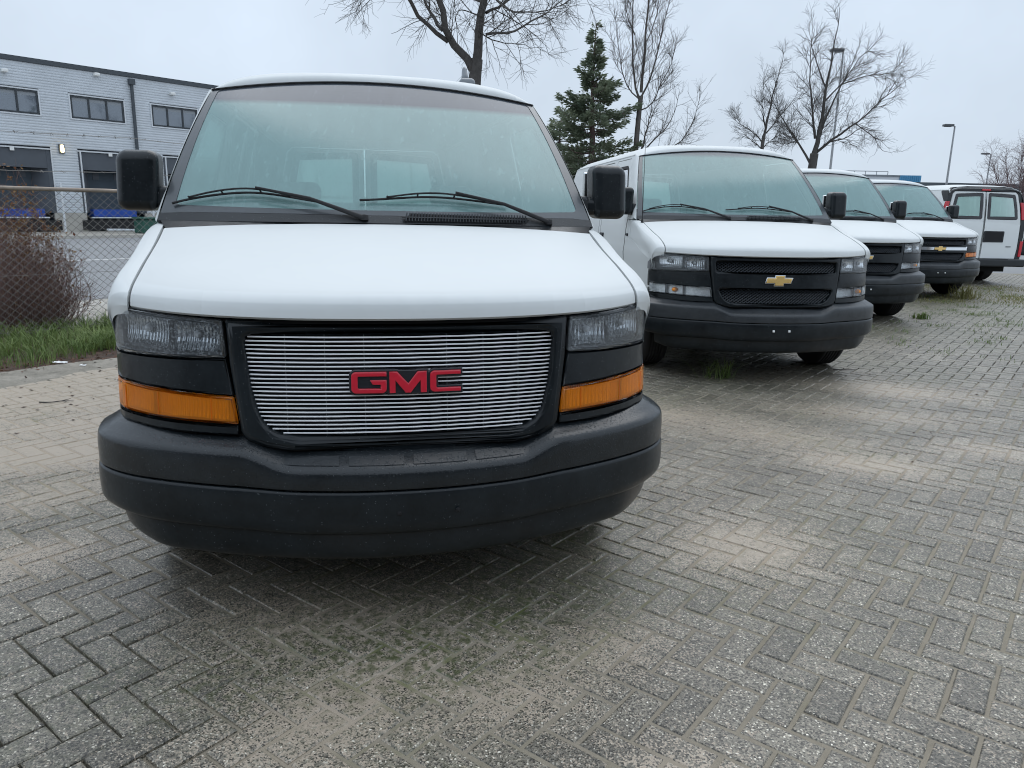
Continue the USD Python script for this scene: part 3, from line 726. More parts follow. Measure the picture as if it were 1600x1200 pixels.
    for pts, piv, at in (([(-.86, 1.362), (-.74, 1.388), (-.58, 1.404), (-.44, 1.395), (-.285, 1.372)], (-.10, 1.312), (-.52, 1.402)),
                         ([(-.115, 1.380), (.05, 1.391), (.20, 1.398), (.36, 1.390), (.515, 1.376)], (.70, 1.308), (.28, 1.397))):
        S = np.array([sv(*p) for p in pts])
        q = np.linspace(0, 1, 25)
        tt = np.linspace(0, 1, len(S))
        C = CubicSpline(tt, S)(q)
        wp = part(t, 'wiper', [tube(ws(*np.array([sv(*at), [(sv(*at)[0] + sv(*piv)[0]) / 2, (sv(*at)[1] + sv(*piv)[1]) / 2 + .012], sv(*piv)]).T, np.array([-.045, -.042, -.016])), [.0052, .007, .0105], 8)], 'rubber', smooth=True)
        part(wp, 'blade', tube(ws(C[:, 0], C[:, 1], -.012), .0055, 6), 'rubber', smooth=True)
        br = C[4:-4]
        part(wp, 'blade_frame', [tube(ws(br[:, 0], br[:, 1], -.022 - .014 * np.sin(np.linspace(0, PI, len(br)))), .0045, 6)] + [tube(ws(np.repeat(C[i, 0], 2), np.repeat(C[i, 1], 2), np.array([-.012, -.028])), .004, 5) for i in (4, 9, 15, 20)], 'rubber', smooth=True)
        part(wp, 'pivot', lathe([(0, .018), (.02, .016), (.024, 0)], 12, 'z', ws(*[np.array([c]) for c in sv(*piv)], np.array([-.004]))[0]), 'rubber', smooth=True)
    part(t, 'mirror_mount', panel(rpoly([(-.022, .845), (.022, .845), (.026, .885), (-.026, .885)], .01), wmap(.012), .03, .004, .01, .01), 'glossy_black', smooth=True)
    # ---- face
    Z1 = 1.030
    if gmc:
        op = rpoly([(-.484, .981), (.484, .981), (.462, .80), (.425, .672), (-.425, .672), (-.462, .80)], .02).difference(Polygon())
        op = Polygon([(-.489, .955), (-.485, .975), (-.468, .983), (.468, .983), (.485, .975), (.489, .955), (.474, .82), (.452, .735), (.425, .695), (.385, .676), (.33, .670), (-.33, .670), (-.385, .676), (-.425, .695), (-.452, .735), (-.474, .82)])
        surround = Polygon([(-.548, Z1), (.548, Z1), (.540, .90), (.512, .68), (.495, .655), (.44, .633), (.35, .622), (-.35, .622), (-.44, .633), (-.495, .655), (-.512, .68), (-.540, .90)]).buffer(-.012).buffer(.012)
        part(t, 'grille_surround', panel(surround.difference(op), fmap(-.012), .03, .022, .05, .02), 'black_plastic', smooth=True)
        part(t, 'grille_backing', [grid(np.stack([[(x, fascia_y(x, z) + .075, z) for x in np.linspace(-.52, .52, 20)] for z in np.linspace(.64, 1.01, 6)]))], 'gap_black', smooth=True)
        opb = op.buffer(-.003)
        for z in np.linspace(.678, .976, 24):
            seg = opb.intersection(sbox(-1, z - .0002, 1, z + .0002))
            if seg.is_empty: continue
            x0, _, x1, _ = seg.bounds
            xs_ = np.linspace(x0 - .006, x1 + .006, 24)
            y0 = fascia_y(xs_, z) + .006
            loop = []
            for dy, dz in ((.0006, -.0022), (0, -.0013), (0, .0013), (.0006, .0022), (.0045, .0022), (.0045, -.0022)):
                loop.append(np.stack([xs_, y0 + dy, np.full(24, z + dz)], -1))
            loop.append(loop[0])
            part(t, 'grille_bar', [grid(np.stack(loop, 0))], 'alu_bar')
        for x in (-.37, -.25, -.13, .13, .25, .37):
            part(t, 'grille_rod', tube([(x, fascia_y(x, z) + .012, z) for z in np.linspace(.67, .985, 8)], .0013, 6), 'bar_rod')
        letters = [affinity.translate(L, 0, .838) for L in gmc_letters(.067)]
        back = shapely.union_all([L.buffer(.0065, join_style='mitre') for L in letters] + [letters[0].convex_hull.buffer(.003), letters[1].convex_hull.buffer(.004), affinity.scale(letters[2], 1, 1).buffer(.0065)])
        back = shapely.union_all([Polygon(g.exterior) if not g.interiors else g for g in getattr(back, 'geoms', [back])])
        b = part(t, 'badge', panel(back, fmap(-.006), .02, .003, .012, .01), 'glossy_black', smooth=True)
        for L in letters:
            part(b, 'letter', panel(L, fmap(-.0125), .015, .0035, .006, .008), 'badge_red', smooth=True)
        ts = TS_GMC
    else:
        up_ = rpoly([(-.505, .988), (.505, .988), (.500, .908), (-.500, .908)], .012)
        lo_ = Polygon([(-.475, .772), (.475, .772), (.462, .735), (.43, .690), (.39, .668), (.34, .662), (-.34, .662), (-.39, .668), (-.43, .690), (-.462, .735)]).buffer(-.008).buffer(.008)
        surround = Polygon([(-.548, Z1), (.548, Z1), (.540, .90), (.512, .68), (.495, .655), (.44, .635), (.35, .626), (-.35, .626), (-.44, .635), (-.495, .655), (-.512, .68), (-.540, .90)])
        part(t, 'grille_surround', panel(surround.difference(up_).difference(lo_), fmap(-.008), .03, .014, .05, .02), 'black_plastic', smooth=True)
        part(t, 'grille_backing', [grid(np.stack([[(x, fascia_y(x, z) + .08, z) for x in np.linspace(-.53, .53, 20)] for z in np.linspace(.64, 1.01, 6)]))], 'gap_black', smooth=True)
        for o in (up_, lo_):
            ls = []
            x0, z0, x1, z1 = o.bounds
            for sg in (-1, 1):
                for c in np.arange(x0 - .4, x1 + .4, .030):
                    ln = shapely.LineString([(c, z0), (c + sg * (z1 - z0) * 1.35, z1)]).intersection(o)
                    if ln.is_empty or ln.length < .01: continue
                    q = np.array(shapely.segmentize(ln, .03).coords)
                    ls.append(tube(np.stack([q[:, 0], fascia_y(q[:, 0], q[:, 1]) + .022, q[:, 1]], -1), .0042, 4))
            part(t, 'grille_mesh', ls, 'mesh_grey')
        g = part(t, 'badge', panel(affinity.translate(bowtie(.20, .078).buffer(.006, join_style='mitre'), 0, .848), fmap(-.016), .03, .004, .014, .01), 'glossy_black' if brand == 'chrome' else 'chrome', smooth=True)
        part(g, 'emblem', panel(affinity.translate(bowtie(.20, .078), 0, .848), fmap(-.021), .03, .006, .006, .01), 'badge_gold', smooth=True)
        if brand == 'chrome':
            part(t, 'chrome_bar', panel(rpoly([(-.545, .884), (.545, .884), (.535, .812), (-.535, .812)], .006), fmap(-.014), .04, .012, .012, .02), 'chrome', smooth=True)
        for x in (-.055, .075):
            part(t, 'plate_clip', [rbox(x - .009, x + .009, -.045, .0, .445, .463, .004)], 'clip_white', smooth=True)
        ts = TS_CHEV
    if gmc:
        for x in (-.035, .15):
            part(t, 'plate_hole', lathe([(-.001, .0), (.0, .007), (.004, .008)], 12, 'y', (x, -.0365, .440)), 'gap_black', smooth=True)
    for s in (-1, 1):
        S = lambda p: Polygon([(s * a, b) for a, b in p])
        hl = S(HL).buffer(-.008).buffer(.008); tsp = S(ts).buffer(-.006).buffer(.006)
        trim_out = S([(.550, .905), (.954, .892), (.956, .80), (.954, .672), (.90, .668), (.70, .666), (.517, .668), (.530, .789)])
        part(t, 'lamp_trim', panel(trim_out.difference(tsp.buffer(.003)), fmap(), .04, .006, .03, .02), 'black_plastic', smooth=True)
        # headlight: housing, two reflector bowls with bulbs, clear lens
        h = part(t, 'headlight', panel(hl.buffer(-.004), fmap(.075), .04, .004, 0, .03), 'lamp_housing', smooth=True)
        c = np.array(shapely.segmentize(hl.exterior, .02).coords)
        A = fmap(.004)(c[:, 0], c[:, 1], 0); B = fmap(.078)(c[:, 0], c[:, 1], 0)
        part(h, 'lamp_rim', [grid(np.stack([A, B], 0))], 'lamp_housing', smooth=True)
        ring = hl.buffer(-.001).difference(hl.buffer(-.016))
        part(h, 'lens_frame', panel(ring, fmap(.008), .03, .002, .012, .02), 'lamp_housing', smooth=True)
        reflector_bowl(s, .815, .974, .155, .105, .028, h, 'reflector' if gmc else 'reflector_bright')
        reflector_bowl(s, .645, .968, .145, .100, .028, h, 'reflector' if gmc else 'reflector_bright')
        part(h, 'lens', panel(hl, fmap(-.004), .03, .012, 0, .02), 'lens_clear' if gmc else 'lens_bare', smooth=True)
        # turn signal
        amber = gmc or brand == 'chrome'
        k = part(t, 'turn_signal', panel(tsp, fmap(.035), .04, .002, 0, .03), 'amber_inner' if amber else 'signal_inner', smooth=True)
        part(k, 'signal_lens', panel(tsp, fmap(-.003), .03, .010, .02, .02), 'lens_amber' if amber else 'lens_bare', smooth=True)
        if amber:
            for x, w_ in ((.86, .13), (.645, .19)):
                py = sbox(x - w_ / 2, .714, x + w_ / 2, .782).buffer(-.012).buffer(.012)
                v, fc = tri_poly(shapely.segmentize(py, .01), .012)
                part(k, 'reflector', (np.stack([s * v[:, 0], fascia_y(v[:, 0], v[:, 1]) + .006 + .024 * (1 - ((v[:, 0] - x) / (w_ * .6)) ** 2 - ((v[:, 1] - .748) / .06) ** 2), v[:, 1]], -1), fc), 'amber_bowl', smooth=True)
            for x in (.60, .775, .90):
                part(k, 'lens_rib', panel(S([(x, .712), (x + .004, .712), (x + .004, .785), (x, .785)]), fmap(-.0045), .03, .001, .004, .02), 'lens_amber', smooth=True)
        else:
            b = trimesh.creation.icosphere(2, .020); b.apply_scale([1.3, 1, 1]); b.apply_translation([s * .79, fascia_y(.79, .75) + .018, .748])
            part(k, 'bulb', b, 'bulb_amber', smooth=True)
            part(k, 'divider', panel(S([(.845, .712), (.853, .712), (.853, .784), (.845, .784)]), fmap(.004), .03, .001, .025, .02), 'lamp_housing')
            part(k, 'divider', panel(S([(.725, .712), (.733, .712), (.733, .784), (.725, .784)]), fmap(.004), .03, .001, .025, .02), 'lamp_housing')
        # dark seal between hood edge and lamps
    xs_ = np.linspace(-.955, .955, 60)
    zz = 1.033 + .012 * np.clip((np.abs(xs_) - .55) / .4, 0, 1)
    part(t, 'hood_seal', [grid(np.stack([np.stack([xs_, fascia_y(xs_, zz) + .020, zz - .018], -1), np.stack([xs_, fascia_y(xs_, zz) + .026, zz + .012], -1)], 0))], 'gap_black', smooth=True)
    # ---- bumper
    bp = part(t, 'front_bumper', [grid(fine_rows(bumper_loft(BUMP_UP)))], 'wet_plastic' if gmc else 'grey_plastic', smooth=True)
    part(bp, 'bumper_lower', [grid(fine_rows(bumper_loft(BUMP_LO)))], 'black_plastic', smooth=True)
    part(bp, 'valance', [grid(fine_rows(bumper_loft(VALANCE, .96)))], 'black_plastic', smooth=True)
    if gmc:
        for x in (-.30, -.10, .10, .30):        # moulded step pads on the bumper top
            n = 10
            q = np.linspace(x - .085, x + .085, n)
            yb = np.interp(np.abs(q), BX, BY)
            yb = yb - .065
            part(bp, 'step_pad', [grid(np.stack([np.stack([q, yb + .016, np.full(n, .584)], -1), np.stack([q, yb + .018, np.full(n, .590)], -1), np.stack([q, yb + .052, np.full(n, .6105)], -1), np.stack([q, yb + .054, np.full(n, .605)], -1)], 0))], 'wet_plastic')
    # ---- mirrors
    for s in (-1, 1):
        xa, xb = (.968, 1.145) if s > 0 else (.943, 1.118)
        x0, x1 = sorted((s * xa, s * xb))
        v, f = rbox(x0, x1, 1.215, 1.375, 1.335, 1.583, .045, 6)
        v = v.copy()
        v[:, 1] += .25 * (np.abs(v[:, 0]) - xa) * .8            # swept back outwards
        v[:, 0] += s * -.10 * np.clip(v[:, 2] - 1.46, 0, 1)
        m = part(t, 'side_mirror', (v, f), 'black_plastic', smooth=True)
        part(m, 'mirror_arm', [rbox(min(s * .925, s * 1.01), max(s * .925, s * 1.01), 1.24, 1.33, 1.350, 1.432, .03)], 'black_plastic', smooth=True)
        part(m, 'mirror_base', [rbox(min(s * .905, s * .95), max(s * .905, s * .95), 1.24, 1.42, 1.325, 1.44, .02)], 'dark_trim', smooth=True)
        part(m, 'mirror_glass', [rbox(min(s * .965, s * 1.095), max(s * .965, s * 1.095), 1.40, 1.425, 1.36, 1.555, .01, 3)], 'chrome', smooth=True)
    # ---- aerials
    if gmc:
        fin = [(2.02, .0, .034), (2.06, .012, .05), (2.12, .016, .052), (2.17, .010, .04)]
        v, f = rbox(.438, .524, 2.00, 2.20, 2.000, 2.052, .024)
        a = part(t, 'aerial', (v, f), 'fin_grey', smooth=True)
        part(a, 'aerial_fin', tubes([np.array([(.48, 2.09, 2.035), (.48, 2.105, 2.07), (.48, 2.125, 2.108), (.48, 2.132, 2.122)])], [np.array([.030, .019, .014, .009])], 10), 'fin_grey', smooth=True)
    else:
        a = part(t, 'aerial', [tube([(-.905, 1.02, 1.265), (-.905, 1.02, 1.30)], [.014, .008], 8)], 'rubber', smooth=True)
        part(a, 'aerial_mast', [tube([(-.905, 1.02, 1.29), (-.90, 1.06, 1.60), (-.895, 1.10, 2.0)], [.0035, .003, .002], 6)], 'gap_black')
    # ---- rear
    rd = Polygon([(-.79, .53), (.79, .53), (.815, .75), (.81, 1.25), (.765, 1.58), (.705, 1.84), (.655, 1.885), (-.655, 1.885), (-.705, 1.84), (-.765, 1.58), (-.81, 1.25), (-.815, .75)])
    shell = Polygon([(-.925, .42), (.925, .42), (.935, .9), (.92, 1.29), (.85, 1.6), (.775, 1.89), (.72, 1.96), (.4, 1.99), (-.4, 1.99), (-.72, 1.96), (-.775, 1.89), (-.85, 1.6), (-.92, 1.29), (-.935, .9)])
    part(t, 'rear_frame', panel(shell.difference(rd), rmap(-.01), .06, .012, .05, .04), 'dark_trim' if brand == 'rear' else 'white_paint', smooth=True)
    for s in (-1, 1):
        S = lambda p: Polygon([(s * a, b) for a, b in p])
        half = rd.intersection(S([(.004, 0), (2, 0), (2, 3), (.004, 3)]))
        wn = rpoly([(s * .055, 1.33), (s * .735, 1.33), (s * .700, 1.58), (s * .645, 1.83), (s * .055, 1.86)], .04)
        gl = wn.buffer(-.062)
        d = part(t, 'rear_door', panel(half.buffer(-.003).difference(wn), rmap(), .06, .012, .02, .04), 'white_paint', smooth=True)
        part(d, 'window_frame', panel(wn.difference(gl), rmap(-.002), .05, .004, .02, .04), 'glossy_black', smooth=True)
        part(d, 'rear_window', panel(gl.buffer(-.001), rmap(-.008), .08, .002, 0, .05), 'rear_glass', smooth=True)
        part(t, 'tail_light', panel(S([(.815, 1.33), (.905, 1.33), (.865, 1.56), (.835, 1.68), (.765, 1.68), (.79, 1.55)]), rmap(.008), .04, .012, .04, .03), 'lens_red', smooth=True)
        part(t, 'rear_reflector', panel(S([(.86, .58), (.928, .58), (.935, .90), (.865, .90)]), rmap(.006), .04, .01, .03, .03), 'lens_red', smooth=True)
    if brand == 'rear':
        for s in (-1, 1):
            part(t, 'pillar_trim', panel(rpoly([(5.10, 1.90), (5.33, 1.90), (5.40, 1.68), (5.30, 1.68)], .02), smap(s, .004), .05, .004, .006, .03), 'dark_trim', smooth=True)
        part(t, 'roof_trim', [grid(np.stack([[(x, 5.33 + q, 1.982 - dz - .085 * (abs(x) / .77) ** 4.2) for x in np.linspace(-.77, .77, 30)] for q, dz in ((-.10, -.004), (-.03, -.001), (.015, .004), (.035, .03))]))], 'dark_trim', smooth=True)
    part(t, 'brake_light', panel(Polygon([(-.10, 1.905), (.10, 1.905), (.09, 1.94), (-.09, 1.94)]), rmap(.008), .04, .008, .02, .03), 'lens_red', smooth=True)
    pr = part(t, 'plate_recess', panel(rpoly([(-.47, .87), (-.02, .87), (-.02, 1.10), (-.47, 1.10)], .02), rmap(.008), .05, .01, .012, .03), 'dark_trim', smooth=True)
    part(pr, 'recess_floor', panel(rpoly([(-.44, .89), (-.05, .89), (-.05, 1.08), (-.44, 1.08)], .015), rmap(.0095), .05, .002, .004, .03), 'gap_black', smooth=True)
    if brand == 'rear':
        part(t, 'name_plate', panel(rpoly([(-.66, .775), (-.545, .775), (-.545, .795), (-.66, .795)], .003), rmap(.004), .04, .002, .004, .02), 'bar_rod', smooth=True)
    rb = part(t, 'rear_bumper', [rbox(-.93, .93, 5.36, 5.60, .38, .535, .03)], 'dark_trim', smooth=True)
    part(rb, 'step_plate', [rbox(-.55, .55, 5.44, 5.585, .534, .542, .003, 3)], 'rubber', smooth=True)
    # ---- underbody and wheels
    part(t, 'chassis', [bx(-.70, .70, .42, 5.3, .26, .50), bx(-.90, .90, 1.5, 3.85, .32, .46), bx(-.86, .86, .62, 5.30, .50, .62), bx(-.50, .50, .18, .6, .3, .62)], 'chassis_black')
    part(t, 'axle', [tube([(-.8, .93, .36), (.8, .93, .36)], .045, 8), tube([(-.8, 4.36, .36), (.8, 4.36, .36)], .06, 8), tube([(.55, 1.2, .28), (.6, 2.6, .26), (.62, 5.35, .30)], .035, 8), rbox(-.16, .16, 4.2, 4.52, .22, .5, .1)], 'chassis_black', smooth=True)
    for s in (-1, 1):
        for y in (.93, 4.36):
            wheel_parts(t, s, y)
            part(t, 'wheel_housing', [grid(np.stack([[(s * x, y + .46 * math.cos(a), .38 + .46 * math.sin(a)) for a in np.linspace(-.1, PI + .1, 20)] for x in (.62, .915)]))], 'gap_black', smooth=True)
    # ---- cabin
    part(t, 'cabin_floor', [bx(-.88, .88, 1.3, 5.3, .64, .66)], 'interior_grey')
    fire = np.stack([[(x, 1.05, z) for x in np.linspace(-.9, .9, 3)] for z in (.62, 1.26)])
    part(t, 'firewall', [grid(fire)], 'gap_black')
    dq = [(1.08, 1.275), (1.30, 1.292), (1.52, 1.285), (1.60, 1.24), (1.60, .95)]
    part(t, 'dashboard', [grid(dense(np.stack([[(x, y + .0, z - .03 * (abs(x) / .85) ** 4) for x in np.linspace(-.85, .85, 9)] for y, z in dq]), 24, 16, 'pchip'))], 'dash_grey', smooth=True)
    for s in (-1, 1):
        b = part(t, 'seat', [rbox(s * .45 - .25, s * .45 + .25, 1.92, 2.42, .90, 1.06, .06)], 'interior_grey', smooth=True)
        v, f = rbox(s * .45 - .24, s * .45 + .24, 2.36, 2.50, 1.00, 1.36, .06)
        v = v + np.stack([0 * v[:, 0], .25 * (v[:, 2] - 1.02), 0 * v[:, 0]], -1)
        part(b, 'backrest', (v, f), 'interior_grey', smooth=True)
        part(b, 'headrest', [rbox(s * .45 - .13, s * .45 + .13, 2.42, 2.52, 1.38, 1.50, .045)], 'interior_grey', smooth=True)
    a = np.linspace(0, 2 * PI, 33)
    part(t, 'steering_wheel', [tube(np.stack([.45 + .19 * np.cos(a), 1.72 - .09 * np.sin(a), 1.29 + .165 * np.sin(a)], -1), .014, 8), tube([(.27, 1.72, 1.29), (.45, 1.74, 1.28), (.63, 1.72, 1.29)], [.012, .03, .012], 8), tube([(.45, 1.74, 1.28), (.45, 1.45, 1.15)], .03, 8)], 'interior_dark', smooth=True)

def van(name, brand, label, pose, group='white vans parked on the block paving'):
    x, y, a = pose
    t = thing(name, label, 'van', (x, y, 0), a, group)
    build_van(t, brand)
    return t

van('parked_van', 'gmc', 'nearest white van, red GMC letters on a barred silver grille and amber signals', (-.317, 2.252, math.radians(12.2)))
v2 = van('parked_van', 'black', 'white van second in the row with gold bowtie badge and thin whip aerial', (2.139, 6.044, math.radians(5.33)))
def van_copy(label, pose):
    t = thing('parked_van', label, 'van', (pose[0], pose[1], 0), pose[2], 'white vans parked on the block paving')
    p = stage.GetPrimAtPath(t)
    p.GetReferences().AddInternalReference(v2)
    p.SetInstanceable(True)
    x = UsdGeom.Xformable(p)
    return t
van_copy('white van third in the row with black grille, half hidden behind the second van', (4.459, 9.677, math.radians(2.71)))
van('parked_van', 'chrome', 'white van fourth in the row with a chrome bar behind its gold bowtie', (7.146, 12.827, math.radians(6.94)))
a5 = math.radians(4.5)
van('parked_van', 'rear', 'white van at the far right showing its rear doors, red tail lights and black trim', (9.66 - 5.46 * math.sin(a5) + .0, 15.95 + 5.46 * math.cos(a5), a5 + PI))

# ------------------------------------------------------------------ ground
TH = math.radians(37.6)
U = np.array([math.sin(TH), math.cos(TH)]); N = np.array([-math.cos(TH), math.sin(TH)])     # along the fence and the depot; towards them
def UN(s, t, z=0.):
    return np.array([s * U[0] + t * N[0], s * U[1] + t * N[1], z])
def strip(s0, s1, t0, t1, z, n=1):
    g = np.stack([[UN(s, t, z) for s in np.linspace(s0, s1, n + 1)] for t in np.linspace(t0, t1, 2)])
    return grid(g)

def spots(P, L):
    out = np.zeros(len(P))
    for x, y, r, a, *e in L:
        dx, dy = P[:, 0] - x, P[:, 1] - y
        if e:   # stretched along a direction
            c, s_ = math.cos(e[0]), math.sin(e[0]); dx, dy = (dx * c + dy * s_) / e[1], -dx * s_ + dy * c
        out = np.maximum(out, a * np.exp(-(dx * dx + dy * dy) / (r * r)))
    return out
SAND = [(2.03, 4.10, .20, 1.1, -.25, 1.8), (.02, 1.95, .16, .85, .4, 1.6), (-2.55, 4.0, .45, 1.2, .4, 1.6), (-1.9, 2.75, .20, .9, .6, 1.5), (1.0, 2.95, .25, .95, .5, 1.4), (-.62, 2.3, .28, .8, .2, 1.8), (2.95, 6.0, .3, 1.0, -.35, 2.4),
        (.95, 5.1, .35, .8, -.4, 2.4), (1.7, 4.6, .3, .7, -.4, 2.5), (2.5, 5.2, .25, .8, -.3, 2.5), (-.45, 1.9, .22, .9, .9, 1.8), (-2.2, 3.4, .3, .9, .7, 1.5), (-.2, 2.2, .2, .6, .1, 2.), (.35, 2.2, .16, .75, .6, 1.6), (2.9, 4.4, .2, .7, -.2, 2.), (-3.2, 5.5, .85, 1.7, .65, 3.0), (-2.6, 4.6, .5, 1.0, .65, 2.2), (-2.0, 4.6, .5, .8, .65, 2.2), (.45, 1.65, .12, .7, .3, 1.5)]
MOSS = [(-.45, 2.25, .4, .9, .3, 2.), (.35, 2.55, .35, .9, .2, 1.8), (-.9, 2.0, .25, .6), (1.4, 3.1, .3, .4), (1.0, 2.4, .3, .35), (-1.2, 1.85, .25, .45), (3.2, 8.4, .7, .7), (4.6, 9.2, 1., .7), (7., 12., 2.2, 1.0), (1.9, 6.6, .8, .6)]
def sand_at(P):
    Q = np.column_stack([P[:, :2], np.zeros(len(P))])
    return spots(P, SAND) * .92 + .34 * np.clip(meshkit.fbm(Q * 1.3 + 31, 5) - .28, 0, 1)
def moss_at(P):
    Q = np.column_stack([P[:, :2], np.zeros(len(P))])
    return np.clip(spots(P, MOSS) * .7 + 1.1 * (meshkit.fbm(Q * .9 + 77, 3) - .42) + 2.2 * np.clip(meshkit.fbm(Q * 3.3 + 9, 3) - .60, 0, 1), 0, 1)
def dark_joint(P):
    """how far the joints lie open: the corner at the left front and the far part of the yard"""
    a = np.exp(-(((P[:, 0] + 1.35) / .42) ** 2 + ((P[:, 1] - 1.75) / .42) ** 2))
    b = np.clip((P[:, 1] - 6.3 - .35 * (P[:, 0] - 3.0) * -1.) / 1.5, 0, 1)
    return np.clip(a * 1.25 + .75 * b, 0, 1)

pave = thing('pavement', kind='structure')
# herringbone of concrete blocks, 210 x 105 mm
Lp, Wp = .21, .105
ORG = np.array([-1.3208, 1.8343])
UD, WD = U, -N        # first long direction, second long direction
blocks = []
rp = np.random.default_rng(11)
for i in range(-70, 215):
    for j in range(-80, 150):
        # herringbone lattice: each cell of the 2x2-periodic pattern yields one lying and one standing block
        k = (i - j) % 4
        if k == 0: c = ((i + 1.0) * Wp, (j + .5) * Wp); d = 0
        elif k == 3: c = ((i + .5) * Wp, (j + 1.0) * Wp); d = 1
        else: continue
        p = ORG + UD * c[0] + WD * (c[1] - Wp)
        tN = p @ N
        if tN > 6.62 + .12 * math.sin(p @ U * 1.7): continue
        if p[1] < .9 or p[1] > 19.: continue
        if abs(p[0]) > p[1] * .80 + 2.2: continue
        blocks.append((p[0], p[1], d))
blocks = np.array(blocks)
# the hidden ones under the vans are kept: light falls in between
dist = np.hypot(blocks[:, 0], blocks[:, 1])
fx_ = blocks[:, 0] / blocks[:, 1]
under = np.abs((blocks[:, 0] + .317) + (blocks[:, 1] - 2.25) * .2) < .9
zf = blocks[:, 1] * math.cos(PITCH) + CAM_H * math.sin(PITCH)
vv = -(blocks[:, 1] * math.sin(PITCH) - CAM_H * math.cos(PITCH)) / zf
in_view = (vv < .497) & (np.abs(blocks[:, 0] / zf) < .66) & ~(under & (blocks[:, 1] > 2.45))
order = np.argsort(dist + 100 * ~in_view)
blocks = blocks[order]; in_view = in_view[order]

def block_mesh(B):
    n = len(B)
    od = dark_joint(B)[:, None]
    h = np.where(B[:, 2:3] == 0, np.array([[Lp, Wp]]), np.array([[Wp, Lp]])) / 2 - (.0012 * od + np.where(B[:, 2:3] == 0, np.array([[.0016, .0042]]), np.array([[.0042, .0016]])) * (1 - od)) - rp.uniform(0, .0016, (n, 2))
    tilt = rp.normal(0, .0065, (n, 2)); dz = rp.normal(0, .0008, n); ang = rp.normal(0, .011, n)
    ch = .005
    ca, sa = np.cos(ang), np.sin(ang)
    sgn = np.array([[-1, -1], [1, -1], [1, 1], [-1, 1]])
    rings = []
    for e, z in ((ch + .004, 0.), (ch, -.0008), (.001, -ch), (0., -.045)):
        q = sgn[None] * (h[:, None] - e)
        q = np.stack([q[..., 0] * ca[:, None] - q[..., 1] * sa[:, None], q[..., 0] * sa[:, None] + q[..., 1] * ca[:, None]], -1)
        zz = z + dz[:, None] + q[..., 0] * tilt[:, :1] + q[..., 1] * tilt[:, 1:]
        xy = B[:, None, :2] + q[..., :1] * UD + q[..., 1:] * WD
        rings.append(np.concatenate([xy, zz[..., None]], -1))
    V = np.stack(rings, 1)          # n, 4 rings, 4, 3
    f = [[0, 1, 2, 3]]
    for r in range(3):
        for k in range(4):
            f.append([r * 4 + k, (r + 1) * 4 + k, (r + 1) * 4 + (k + 1) % 4, r * 4 + (k + 1) % 4])
    f = np.array(f)
    f = np.vstack([f[:, [0, 1, 2]], f[:, [0, 2, 3]]])
    F = (f[None] + (np.arange(n) * 16)[:, None, None]).reshape(-1, 3)
    return V.reshape(-1, 3), F
def block_attrs(V, B):
    tone = np.repeat(rp.choice([.80, .90, .98, 1.04, 1.10, 1.18], len(B)) * rp.uniform(.93, 1.07, len(B)), 16)
    d = dark_joint(V)
    return {'tone': tone, 'sand': sand_at(V) * (1 - .55 * d), 'moss': moss_at(V)}
for k in range(300):
    B = blocks[k:k + 1]
    V, F = block_mesh(B)
    part(pave, 'paver', (V, F), 'paver', attrs=block_attrs(V, B))
V, F = block_mesh(blocks[300:])
part(pave, 'paver_field', (V, F), 'paver', attrs=block_attrs(V, blocks[300:]), kind='stuff')
# jointing sand between the blocks
gx, gy = np.meshgrid(np.arange(-8, 17.01, .07), np.arange(.6, 19.6, .07), indexing='ij')
G = np.stack([gx, gy, 0 * gx], -1)
keep = (G[..., :2] @ N) < 6.9
v, f = grid(G)
kk = keep.ravel(); f = f[kk[f].all(1)]
v = v.copy()
v[:, 2] = -.0042 - .024 * dark_joint(v) + .0035 * (meshkit.fbm(v * 6., 3) - .5) 
idx = np.unique(f); rm = np.full(len(v), -1); rm[idx] = np.arange(len(idx))
v = v[idx]; f = rm[f]
part(pave, 'joint_sand', (v, f), 'sand_joint', smooth=True, attrs={'moss': moss_at(v), 'sand': sand_at(v)})

# wide ground, road beyond the fence
top('ground', grid(np.array([[[-400, -60, -.06], [-400, 700, -.06]], [[600, -60, -.06], [600, 700, -.06]]], float)), 'far_ground', kind='structure')
top('far_yard', [strip(2., 60., -60., 6.6, -.034)], 'asphalt', kind='structure')
top('verge', [strip(-14, 60, 6.5, 10.9, -.02, 40)], 'soil', kind='structure')
gs = np.stack([[UN(s, t + .25 * math.sin(s * 1.3) * (t > 6) , z) for s in np.linspace(-14, 40, 90)] for t, z in ((9.0, -.014), (9.6, -.012), (11.3, -.012))])
top('gravel_strip', [grid(gs)], 'gravel', kind='structure')
top('road', [strip(-40, 120, 11.2, 28.6, -.006, 4)], 'asphalt', kind='structure')
top('road_line', [strip(-40, 120, 18.45, 18.60, -.002, 4)], 'line_paint', kind='structure')
kv = [bx(-40, 120, 28.6, 28.75, -.05, .10)]
def local_to_world(c):
    v, f = c
    return np.column_stack([v[:, :1] * U + v[:, 1:2] * N, v[:, 2]]), f
top('kerb', [local_to_world(kv[0])], 'concrete', kind='structure')
top('depot_yard', [strip(-40, 120, 28.75, 34, .07, 4)], 'gravel', kind='structure')
# trodden sandy edge between paving and verge
es = np.stack([[UN(s, 6.35 + k * .12 + .10 * math.sin(s * 2.1 + k) + .05 * math.sin(s * 5.3), .0005 + .006 * math.sin(k / 5 * PI) - .008 * (k == 0)) for s in np.linspace(-6, 22, 160)] for k in range(6)])
top('sandy_edge', [grid(es)], 'dirt_sand', kind='structure', smooth=True)

